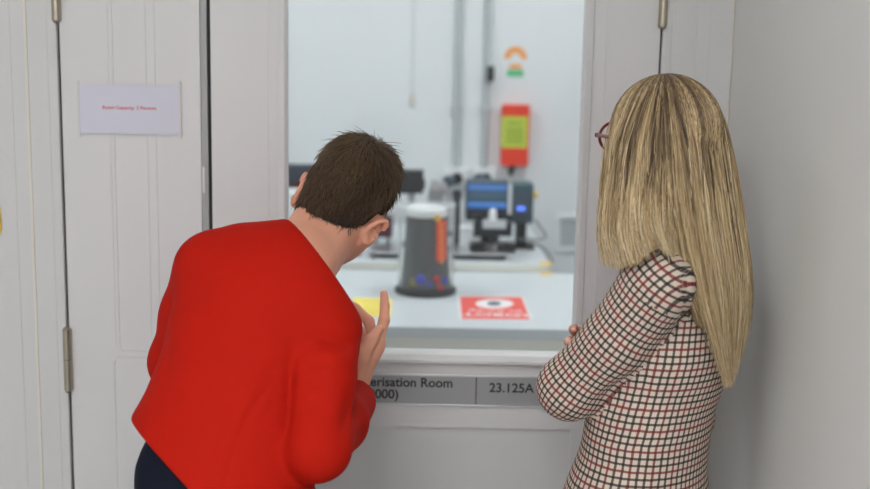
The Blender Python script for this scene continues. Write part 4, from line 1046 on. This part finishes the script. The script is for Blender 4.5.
zs = np.concatenate([np.arange(0.0, 0.9, 0.008), np.arange(0.9, hcB[2]+0.14, 0.0036)])
B2 = Field(A3((el[0]-0.12, -0.68, 0)), A3((0.60, -0.10, 0)), 0.0036, zs)
frame_head(B2, hcB, rB, fB, uB)
qB = lambda a, b, c: hcB+rB*a+fB*b+uB*c
for sgn in (-1, 1): add_ear(B2, qB(sgn*0.079, -0.01, -0.036), unit(rB*sgn-fB*0.3), -fB, uB)
B2.chain([(qB(0, -0.035, -0.06), 0.05), (nB, 0.053), (t3, 0.07)], 0.025)
B2.chain([(t3, 0.088), (t2, 0.098), (t1, 0.09), (t0, 0.105), (hip, 0.115)], 0.05, None, fb, 1.35)
for Sx, E_, W_ in ((sl, el, wl), (sr, er, wr)):
    B2.chain([(t3+(Sx-t3)*0.4, 0.055), (Sx, 0.046), (E_, 0.036), (E_+(W_-E_)*0.35, 0.036), (W_, 0.025)], 0.02)
for i in (0, 1):
    an = ft[i]+Zu*0.085
    B2.chain([(hj[i], 0.085), (kn2[i], 0.052), (kn2[i]+(an-kn2[i])*0.3-fb*0.015, 0.049), (an, 0.034)], 0.03)
    B2.add(rc(an-fb*0.01-Zu*0.035, ft[i]+fb*0.13+Zu*0.035, 0.03, 0.025), 0.02)
uh2 = unit(fp-wr); nh2 = unit(-fb*1.0-Zu*0.1); nh2 = unit(nh2-uh2*(nh2@uh2)); ah2 = unit(np.cross(uh2, nh2)); ah2 = ah2 if ah2[2] > 0 else -ah2
hand(B2, wr, uh2, nh2, ah2, 0.06, [(0.15, 0.22, 0.15), (0.15, 0.25, 0.2), (0.18, 0.3, 0.2), (0.2, 0.35, 0.2)], [(0.045, 0.03, 0.012), (0.058, 0.056, 0.016), (0.062, 0.084, 0.02)], 0.97)
ul2 = unit(rb*0.8+fb*0.1+Zu*0.25); nl2 = unit(-fb); nl2 = unit(nl2-ul2*(nl2@ul2)); al2 = np.cross(ul2, nl2); al2 = al2 if al2[2] > 0 else -al2
hand(B2, wl, ul2, nl2, al2, 0.05, [(0.4, 0.5, 0.3)]*4, [(0.045, 0.03, 0.012), (0.058, 0.056, 0.016), (0.062, 0.084, 0.02)], 0.97)
co, qd = B2.mesh(); co = relax(co, qd, 1, 0.4)
pb_ = tag(empty('person', (hx2, hy2, 0)), 'person with long blond hair in a checked tweed jacket, arms folded beside the grey wall', 'person')
fast_mesh('body', co, qd, M['skin_b'], pb_)
head_parts(pb_, hcB, rB, fB, uB, M['iris2'])

# red-rimmed glasses
M['rim'] = mat('red_tortoiseshell', srgb(112, 32, 20), 0.3, noise=0.5, nscale=120)
M['lens'] = glass('spectacle_lens', (1, 1, 1, 1), 0.04)
gl = empty('glasses', (0, 0, 0)); gl.parent = pb_; gl.matrix_parent_inverse = pb_.matrix_basis.inverted()
def gq(a, b, c): return Vector(hcB+rB*a+fB*b+uB*(c-0.012))
m = MB()
for sgn in (-1, 1):
    ring = [gq(sgn*0.036+0.0285*math.cos(k/14*math.pi)*(1+0.06*sgn*math.cos(k/14*math.pi)), 0.1125-0.19*abs(sgn*0.036+0.0285*math.cos(k/14*math.pi)), 0.0245*math.sin(k/14*math.pi)) for k in range(29)]
    m2 = MB(); m2.tube(ring, 0.0027, 8); o_ = m2.build('rim', M['rim'], gl, True)
    m3 = MB(); m3.prism([Vector(p) for p in ring[:-1]], Vector(fB*0.0012)); m3.build('lens', M['lens'], gl)
    hxp = gq(sgn*0.0655, 0.1005, 0.004)
    MB().tube([hxp, gq(sgn*0.073, 0.097, 0.004), gq(sgn*0.0775, 0.07, 0.003), gq(sgn*0.0815, 0.0, -0.001), gq(sgn*0.081, -0.02, -0.012), gq(sgn*0.079, -0.03, -0.035)], [0.0036, 0.0036, 0.003, 0.0026, 0.0026, 0.0022], 8).build('temple', M['rim'], gl, True)
    MB().sphere(gq(sgn*0.0725, 0.0985, 0.004), 0.0042, n=12).build('hinge', M['black'], gl, True)
MB().tube([gq(-0.009, 0.1105, 0.006), gq(0, 0.114, 0.009), gq(0.009, 0.1105, 0.006)], 0.0027, 8).build('bridge', M['rim'], gl, True)

# tweed jacket
K = Field(A3((el[0]-0.14, -0.70, t0[2]-0.12)), A3((0.602, -0.08, nB[2]+0.08)), 0.0045)
K.chain([(t3+(nB-t3)*0.3, 0.095), (t3, 0.112), (t2, 0.128), (t1, 0.128), (t0, 0.160), (t0-Zu*0.12, 0.172)], 0.03, None, fb, 1.30)
K.add(rc(t3+(nB-t3)*0.2, nB-Zu*0.005, 0.075, 0.06), 0.04)
K.add(rc(nB-Zu*0.035, sl, 0.062, 0.056), 0.04); K.add(rc(nB-Zu*0.03, sr, 0.062, 0.056), 0.04)
K.chain([(sl, 0.060), (sl+(el-sl)*0.5+A3((0.004, 0, -0.009)), 0.0545), (el+A3((-0.004, 0, 0)), 0.0525)], 0.012, 0.02)
K.chain([(el, 0.053), (el+(wl-el)*0.85, 0.042)], 0.014)
K.chain([(sr, 0.058), (er, 0.05)], 0.012); K.chain([(er, 0.05), (er+(wr-er)*0.86, 0.04)], 0.014)
# rolled collar round the neck
cpts = [nB+(rb*math.cos(a)+fb*math.sin(a)*1.05)*0.064+Zu*(0.012-0.03*max(0, math.sin(a))) for a in np.linspace(math.pi*0.5-2.7, math.pi*0.5+2.7-math.pi*0, 15)]
cpts = [nB+(rb*math.sin(a)-fb*math.cos(a)*1.0)*(0.062+0.01*abs(a)/2.3)+Zu*(0.018-0.022*abs(a)) for a in np.linspace(-2.2, 2.2, 15)]
for a, b in zip(cpts, cpts[1:]): K.add(rc(a, b, 0.016, 0.016), 0.006)
K.cut(t0-Zu*0.02-A3((0, 0, 0.05)), -Zu, A3((0.05, -1, 0)), A3((0.7, 0, t0[2]+0.05)), 0.004)
for e_, w_2 in ((el, wl), (er, wr)): K.cut(e_+(w_2-e_)*0.82, w_2-e_, w_2-0.06, w_2+0.06, 0.004)
def cr2(px0, py0, px1, py1, y, amp, width=0.008): cr(K, px0, py0, px1, py1, y, amp, width)
cr2(683, 262, 680, 345, -0.56, 0.006, 0.005)                      # armhole seam
cr2(592, 414, 640, 372, -0.56, 0.007, 0.008); cr2(556, 378, 590, 356, -0.53, 0.003, 0.010); cr2(548, 398, 590, 384, -0.53, 0.003, 0.010)
cr2(606, 330, 640, 350, -0.58, 0.003, 0.010); cr2(620, 300, 655, 318, -0.6, 0.003, 0.010)
for (a, b), (c, d) in zip([(644, 372), (641, 410), (637, 450)], [(641, 410), (637, 450), (633, 489)]): cr2(a, b, c, d, -0.53, 0.0035, 0.004)
cr2(600, 440, 640, 425, -0.53, 0.003, 0.012); cr2(655, 400, 700, 392, -0.52, 0.003, 0.012)
co, qd = K.mesh(); co = relax(co, qd, 3, 0.5)
# plaid coordinates: one chart for the body and one for each length of sleeve
fcen = co[qd].mean(1)
la_ = unit(el-sl)
limbs = [(t0-Zu*0.2, nB, 0.11, fb*-1, True), (sl, el, 0.062, unit(-rb+Zu*0.5), False), (el, wl, 0.048, None, False), (sr, er, 0.056, None, False), (er, wr, 0.046, None, False)]
def chart(pts, a, b, r_, e, torso):
    d = unit(b-a) if not torso else Zu
    e1 = unit(np.cross(d, (0.3, 0.9, 0.2))) if e is None else e
    e1 = unit(e1-d*(e1@d)); e2 = np.cross(d, e1)
    p = pts-a
    if torso:
        ctr = np.stack([np.interp(pts[:, 2], [t0[2], t1[2], t2[2], t3[2], nB[2]], [q_[k] for q_ in (t0, t1, t2, t3, nB)]) for k in (0, 1)], 1)
        p = np.concatenate([pts[:, :2]-ctr, p[:, 2:3]], 1)
    ang = np.arctan2(p@e2, p@e1)
    return ang*(0.125 if torso else r_), p@d
def axis_dist(pts, a, b):
    ba = b-a; h = np.clip(((pts-a)@ba)/(ba@ba), 0, 1); return np.linalg.norm(pts-a-h[:, None]*ba, axis=1)
tch = [(t3+(nB-t3)*0.3, 0.095), (t3, 0.112), (t2, 0.128), (t1, 0.128), (t0, 0.160), (t0-Zu*0.12, 0.172)]
torso_prims = [rc(p_[0], q_[0], p_[1], q_[1], fb, 1.30) for p_, q_ in zip(tch, tch[1:])]+[rc(t3+(nB-t3)*0.2, nB, 0.075, 0.075), rc(nB-Zu*0.035, nB-Zu*0.035+(sl-nB+Zu*0.035)*0.7, 0.062, 0.056), rc(nB-Zu*0.03, nB+(sr-nB)*0.8, 0.062, 0.056)]
yoke = None
limb_prims = [rc(sl, el, 0.062, 0.055), rc(el, wl, 0.053, 0.042), rc(sr, er, 0.058, 0.05), rc(er, wr, 0.05, 0.04)]
sc_ = []
for i, (a, b, r_, e, to) in enumerate(limbs):
    if to:
        fz = (fcen-t2); k = np.sqrt(((fcen-t3)@rb)**2+(((fcen-(t3+(t1-t3)*np.clip((t3[2]-fcen[:, 2])/(t3[2]-t1[2]), 0, 1)[:, None]))@fb)*1.3)**2)
        sc_.append(np.minimum.reduce([p_[0](*fcen.T) for p_ in torso_prims]))
    else: sc_.append(limb_prims[i-1][0](*fcen.T))
which = np.argmin(np.stack(sc_), 0)
la_ = unit(el-sl); which = np.where((which == 1) & ((fcen-sl)@la_ < 0.012), 6, which)
which = np.where((which == 0) & (fcen[:, 2] > t3[2]-0.005), 5, which)
# upper sleeve ends at the armhole
uvL = np.zeros((len(qd)*4, 2)); lv = co[qd.ravel()]; wl4 = np.repeat(which, 4)
for i, (a, b, r_, e, to) in enumerate(limbs):
    s_ = wl4 == i
    uu, vv_ = chart(lv[s_], a, b, r_, e, to); uvL[s_, 0] = uu; uvL[s_, 1] = vv_
s_ = wl4 == 6; pp_ = lv[s_]-sl; ex_ = unit(np.cross(la_, unit(-rb+Zu*0.5))); uvL[s_, 0] = pp_@ex_; uvL[s_, 1] = pp_@la_
s_ = wl4 == 5; pp_ = lv[s_]-t3; uvL[s_, 0] = pp_@rb*1.15; uvL[s_, 1] = pp_[:, 2]*0.8-(pp_@fb)*0.7
U = uvL[:, 0].reshape(-1, 4); jump = (U.max(1)-U.min(1)) > 0.1
U[jump] = np.where(U[jump] < 0, U[jump].max(1, keepdims=True), U[jump]); uvL[:, 0] = U.ravel()

def tweed():
    m = bpy.data.materials.new('checked_tweed'); m.use_nodes = True; nt = m.node_tree; b = nt.nodes['Principled BSDF']
    uv = nt.nodes.new('ShaderNodeUVMap'); sp_ = nt.nodes.new('ShaderNodeSeparateXYZ'); nt.links.new(uv.outputs[0], sp_.inputs[0])
    def ma(op, a, b_=None, c=None):
        n = nt.nodes.new('ShaderNodeMath'); n.operation = op
        for i, v in enumerate((a, b_, c)):
            if v is None: continue
            if isinstance(v, (int, float)): n.inputs[i].default_value = v
            else: nt.links.new(v, n.inputs[i])
        return n.outputs[0]
    def mixc(f_, A_, B_):
        n = nt.nodes.new('ShaderNodeMix'); n.data_type = 'RGBA'
        for key, v in (('Factor', f_), ('A', A_), ('B', B_)):
            if isinstance(v, (tuple, float)): n.inputs[key].default_value = v
            else: nt.links.new(v, n.inputs[key])
        return n.outputs['Result']
    per = 0.0114
    cream = srgb(212, 198, 183); blk = srgb(38, 28, 32); red_ = srgb(116, 28, 38)
    nz = nt.nodes.new('ShaderNodeTexNoise'); nz.inputs['Scale'].default_value = 60; nt.links.new(uv.outputs[0], nz.inputs['Vector'])
    jit = ma('MULTIPLY', ma('SUBTRACT', nz.outputs['Fac'], 0.5), 0.0022)
    out = []
    for k in ('X', 'Y'):
        t = ma('DIVIDE', ma('ADD', ma('ADD', sp_.outputs[k], jit), 10.0), per)
        fr_ = ma('FRACT', t); dd = ma('ABSOLUTE', ma('SUBTRACT', fr_, 0.5))
        n = nt.nodes.new('ShaderNodeMapRange'); n.inputs['From Min'].default_value = 0.14; n.inputs['From Max'].default_value = 0.21; n.inputs['To Min'].default_value = 1; n.inputs['To Max'].default_value = 0
        nt.links.new(dd, n.inputs['Value'])
        isred = ma('LESS_THAN', ma('FLOORED_MODULO', ma('FLOOR', t), 3.0), 0.5)
        out.append((n.outputs[0], mixc(isred, blk, red_)))
    # twill: diagonal hatching lets the ground through where only one line runs
    hat = ma('FRACT', ma('DIVIDE', ma('ADD', ma('ADD', sp_.outputs['X'], sp_.outputs['Y']), 10.0), 0.0024))
    tw = ma('MULTIPLY_ADD', ma('GREATER_THAN', hat, 0.5), 0.20, 0.74)
    c1 = mixc(ma('MULTIPLY', out[0][0], tw), cream, out[0][1])
    c2 = mixc(ma('MULTIPLY', out[1][0], tw), c1, out[1][1])
    nt.links.new(c2, b.inputs['Base Color']); b.inputs['Roughness'].default_value = 0.85; b.inputs['Specular IOR Level'].default_value = 0.15
    n2 = nt.nodes.new('ShaderNodeTexNoise'); n2.inputs['Scale'].default_value = 900; nt.links.new(uv.outputs[0], n2.inputs['Vector'])
    bp = nt.nodes.new('ShaderNodeBump'); bp.inputs['Strength'].default_value = 0.25; bp.inputs['Distance'].default_value = 0.001
    nt.links.new(n2.outputs['Fac'], bp.inputs['Height']); nt.links.new(bp.outputs['Normal'], b.inputs['Normal'])
    return m
M['tweed'] = tweed()
jk = fast_mesh('jacket', co, qd, M['tweed'], pb_)
lay = jk.data.uv_layers.new(name='UVMap')
lay.data.foreach_set('uv', uvL.astype(np.float32).ravel())
# trousers and shoes
T2_ = Field(A3((hx2-0.3, hy2-0.3, 0.05)), A3((hx2+0.24, hy2+0.28, t0[2]+0.06)), 0.007)
T2_.chain([(t0-Zu*0.0, 0.125), (hip, 0.145), (hip-Zu*0.08, 0.145)], 0.05, None, fb, 1.25)
for i in (0, 1): T2_.chain([(hj[i]-Zu*0.04, 0.098), (kn2[i], 0.07), (ft[i]+Zu*0.07, 0.06)], 0.03)
T2_.cut(A3((hx2, 0, 0.085)), -Zu, A3((hx2-1, -2, 0)), A3((hx2+1, 1, 0.3)), 0.002)
co, qd = T2_.mesh(); co = relax(co, qd, 2, 0.5); fast_mesh('trousers', co, qd, mat('black_cloth', srgb(34, 33, 36), 0.8, noise=0.08, nscale=120), pb_)
shoes(pb_, ft, [fb, fb])

# long blond hair: a solid inner mass and many strands that fall from the parting
G = [
 [(661, 75.5, -.385), (630, 92, -.355), (611, 125, -.35), (605, 165, -.37), (602, 200, -.40), (599, 234, -.42), (602, 266, -.44)],
 [(662, 75.2, -.39), (638, 94, -.42), (622, 130, -.44), (616, 168, -.46), (612, 203, -.49), (611, 236, -.53), (620, 268, -.56)],
 [(663, 75, -.40), (649, 97, -.46), (639, 135, -.49), (634, 170, -.51), (632, 200, -.53), (632, 230, -.57), (639, 262, -.60)],
 [(664, 75, -.405), (660, 99, -.48), (658, 135, -.51), (658, 168, -.52), (657, 194, -.53), (659, 224, -.555), (668, 254, -.59)],
 [(666, 75, -.405), (674, 99, -.48), (681, 135, -.51), (686, 180, -.53), (692, 230, -.545), (704, 292, -.56), (724, 374, -.545)],
 [(667, 75, -.40), (690, 95, -.45), (704, 130, -.48), (712, 175, -.50), (719, 230, -.515), (728, 300, -.525), (730, 389, -.515)],
 [(668, 75, -.39), (698, 88, -.41), (719, 120, -.43), (729, 165, -.45), (738, 220, -.47), (747, 290, -.48), (737, 374, -.485)],
 [(669, 75.5, -.38), (701, 87, -.36), (722, 118, -.36), (732, 160, -.375), (741, 215, -.40), (750, 285, -.43), (748, 338, -.44)],
]
GW = np.array([[V3(P(*p)) for p in g] for g in G])            # (8,7,3)
def cat(Pn, t):
    """Catmull-Rom through the rows of Pn (...,n,3) at t in 0..1, shape (S,m)"""
    n = Pn.shape[1]; x = np.clip(t, 0, 1.12)*(n-1); i = np.clip(np.floor(x).astype(int), 0, n-2); w = (x-i)[..., None]
    R_ = np.arange(Pn.shape[0])[:, None]
    p0, p1, p2, p3 = Pn[R_, np.maximum(i-1, 0)], Pn[R_, i], Pn[R_, i+1], Pn[R_, np.minimum(i+2, n-1)]
    return 0.5*((2*p1)+(p2-p0)*w+(2*p0-5*p1+4*p2-p3)*w*w+(3*p1-p0-3*p2+p3)*w**3)
def guides(phi):
    return cat(np.broadcast_to(GW.transpose(1, 0, 2)[:, None], (7, 1, 8, 3)).reshape(7, 8, 3), np.broadcast_to(phi[None]/7, (7, len(phi)))).transpose(1, 0, 2)
Hb = Field(A3((GW[..., 0].min()-0.06, -0.70, GW[..., 2].min()-0.03)), A3((0.605, -0.22, hcB[2]+0.14)), 0.0045)
Hb.add(ell(hcB+uB*0.004-fB*0.004, (rB, fB, uB), (0.0795, 0.100, 0.0875)), 0.006)
gp = guides(np.array([0.35, 1.2, 2.1, 3.0, 3.8, 4.6, 5.4, 6.2, 6.75]))
inner = hcB-Zu*0.03
for i, g in enumerate(gp):
    last = [5.6, 5.6, 5.5, 5.3, 6, 6, 6, 6, 5.6][i]
    pp = cat(g[None], np.linspace(0.42, (last-0.45)/6, 9)[None])[0]
    for j in range(8):
        r0 = 0.026*(1-0.62*(j/8)**2.0); r1 = 0.026*(1-0.62*((j+1)/8)**2.0)
        ins = lambda p, rr: p+unit((A3((hcB[0], hcB[1], p[2]))-p)*A3((1, 1, 0)))*(rr+0.011)
        Hb.add(rc(ins(pp[j], r0), ins(pp[j+1], r1), r0, r1), 0.02)
Hb.sub(ell(hcB+fB*0.115-uB*0.06+rB*0.0, (rB, fB, uB), (0.062, 0.075, 0.09)), 0.008)       # open round the face
co, qd = Hb.mesh(); co = relax(co, qd, 2, 0.5)
M['hair_b'] = hair_mat('blond_hair', [(0.0, (86, 69, 52)), (0.3, (143, 121, 93)), (0.55, (198, 172, 129)), (0.8, (232, 207, 162)), (1.0, (249, 232, 198))], 0.4, 0.35)
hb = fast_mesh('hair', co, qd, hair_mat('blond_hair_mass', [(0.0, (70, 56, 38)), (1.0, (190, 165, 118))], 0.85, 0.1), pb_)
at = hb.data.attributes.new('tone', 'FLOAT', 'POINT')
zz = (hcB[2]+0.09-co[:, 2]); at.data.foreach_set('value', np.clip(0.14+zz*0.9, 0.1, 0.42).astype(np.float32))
NS, NP = 8500, 24
ncl = 170
cphi = rng.uniform(0, 7, ncl); ci = rng.integers(0, ncl, NS)
phi = np.clip(cphi[ci]+rng.normal(size=NS)*0.28, 0, 7)
lay_ = rng.uniform(0, 1, NS)**1.5
endf = np.interp(phi, [0, 1, 1.6, 2.2, 3.1, 3.6, 4.2, 5, 6, 7], [.97, .97, .97, .97, .97, .95, 1, 1, 1, .97])*np.where(phi > 3.4, rng.uniform(0.80, 1.0, NS), rng.uniform(0.74, 1.05, NS))
endf = np.where((phi > 1.2) & (phi < 3.6) & (rng.uniform(size=NS) < 0.12), rng.uniform(1.0, 1.12, NS), endf)
endf = np.where(phi > 3.6, np.minimum(endf, 1.0), endf)
tt = np.linspace(0, 1, NP)[None]*endf[:, None]
g0, g1 = guides(phi), guides(cphi[ci])
A_, C_ = cat(g0, tt), cat(g1, tt)
cw = (np.clip((tt-0.15)/0.7, 0, 1)**1.3*0.72)[..., None]
pts = A_*(1-cw)+C_*cw
inw = A3((hcB[0], hcB[1], 0))-pts; inw[..., 2] = 0; inw /= np.linalg.norm(inw, axis=2, keepdims=True)+1e-6
pts += inw*(lay_*0.011)[:, None, None]*np.clip(tt*6, 0.15, 1)[..., None]
# small own waves of each strand, growing towards the tip
for k in range(3):
    d = rng.normal(size=(NS, 1, 3))*A3((1, 0.7, 0.15)); d /= np.linalg.norm(d, axis=2, keepdims=True)
    ph = rng.uniform(0, 6.28, (NS, 1)); fr_ = rng.uniform(2, 6.5, (NS, 1))
    pts += d*(np.sin(tt*fr_+ph)*np.clip(tt*2.2, 0, 1)**1.2*0.0033)[..., None]
cwv = np.sin(tt*rng.uniform(4, 9, ncl)[ci][:, None]+rng.uniform(0, 6, ncl)[ci][:, None])*np.clip(tt*1.6, 0, 1)
pts += (rb*1.0)[None, None]*(cwv*0.0075)[..., None]
# strands lie on the head, never inside it
lc = np.stack([(pts-hcB)@rB, (pts-hcB)@fB, (pts-hcB)@uB], -1)
er_ = A3((0.082, 0.1025, 0.0905)); kk_ = np.linalg.norm(lc/er_, axis=2); lim = 1+(1-lay_)[:, None]*0.05
push = np.where(kk_ < lim, lim/np.maximum(kk_, 0.2), 1.0)
pts = hcB+(pts-hcB)*push[..., None]
pts[..., 0] = np.minimum(pts[..., 0], XC-0.012)
rad = np.broadcast_to(np.interp(np.linspace(0, 1, NP), [0, 0.1, 0.7, 1], [0.0005, 0.00075, 0.0007, 0.0002]), (NS, NP)).copy()
ctone = rng.normal(size=ncl)*0.20
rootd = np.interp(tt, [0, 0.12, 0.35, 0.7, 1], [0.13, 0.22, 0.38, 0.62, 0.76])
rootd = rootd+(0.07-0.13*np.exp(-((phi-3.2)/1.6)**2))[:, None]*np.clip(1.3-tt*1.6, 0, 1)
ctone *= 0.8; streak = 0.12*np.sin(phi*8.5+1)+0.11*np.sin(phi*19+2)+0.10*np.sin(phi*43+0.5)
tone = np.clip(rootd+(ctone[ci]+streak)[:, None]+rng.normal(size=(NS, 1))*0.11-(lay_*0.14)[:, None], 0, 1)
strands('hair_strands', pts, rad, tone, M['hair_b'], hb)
WARM = (1.0, 0.99, 0.985, 1); COOL = (0.955, 0.985, 1.0, 1)
g = 'corridor ceiling panels'
ceiling_lamp(-0.45, -2.0, 0.6, 0.3, 7, 'square ceiling light panel over the corridor in front of the door', g, WARM)
ceiling_lamp(-0.6, -3.5, 0.6, 0.3, 27.5, 'square ceiling light panel over the far end of the corridor', g, WARM)
g = 'lab ceiling panels'
ceiling_lamp(-0.9, 1.3, 0.3, 0.6, 7.5, 'long ceiling light panel over the west half of the laboratory', g, COOL)
ceiling_lamp(0.6, 1.3, 0.3, 0.6, 7.5, 'long ceiling light panel over the east half of the laboratory', g, COOL)
w = bpy.data.worlds.new('world'); S.world = w; w.use_nodes = True
w.node_tree.nodes['Background'].inputs['Color'].default_value = (0.8, 0.8, 0.8, 1)
w.node_tree.nodes['Background'].inputs['Strength'].default_value = 0.3
S.view_settings.view_transform = 'Standard'; S.view_settings.look = 'None'
S.view_settings.exposure = 0.0; S.view_settings.gamma = 1.0
S.view_settings.use_curve_mapping = False
S.cycles.use_denoising = True
S.cycles.max_bounces = 10; S.cycles.transparent_max_bounces = 24
S.cycles.sample_clamp_indirect = 6.0
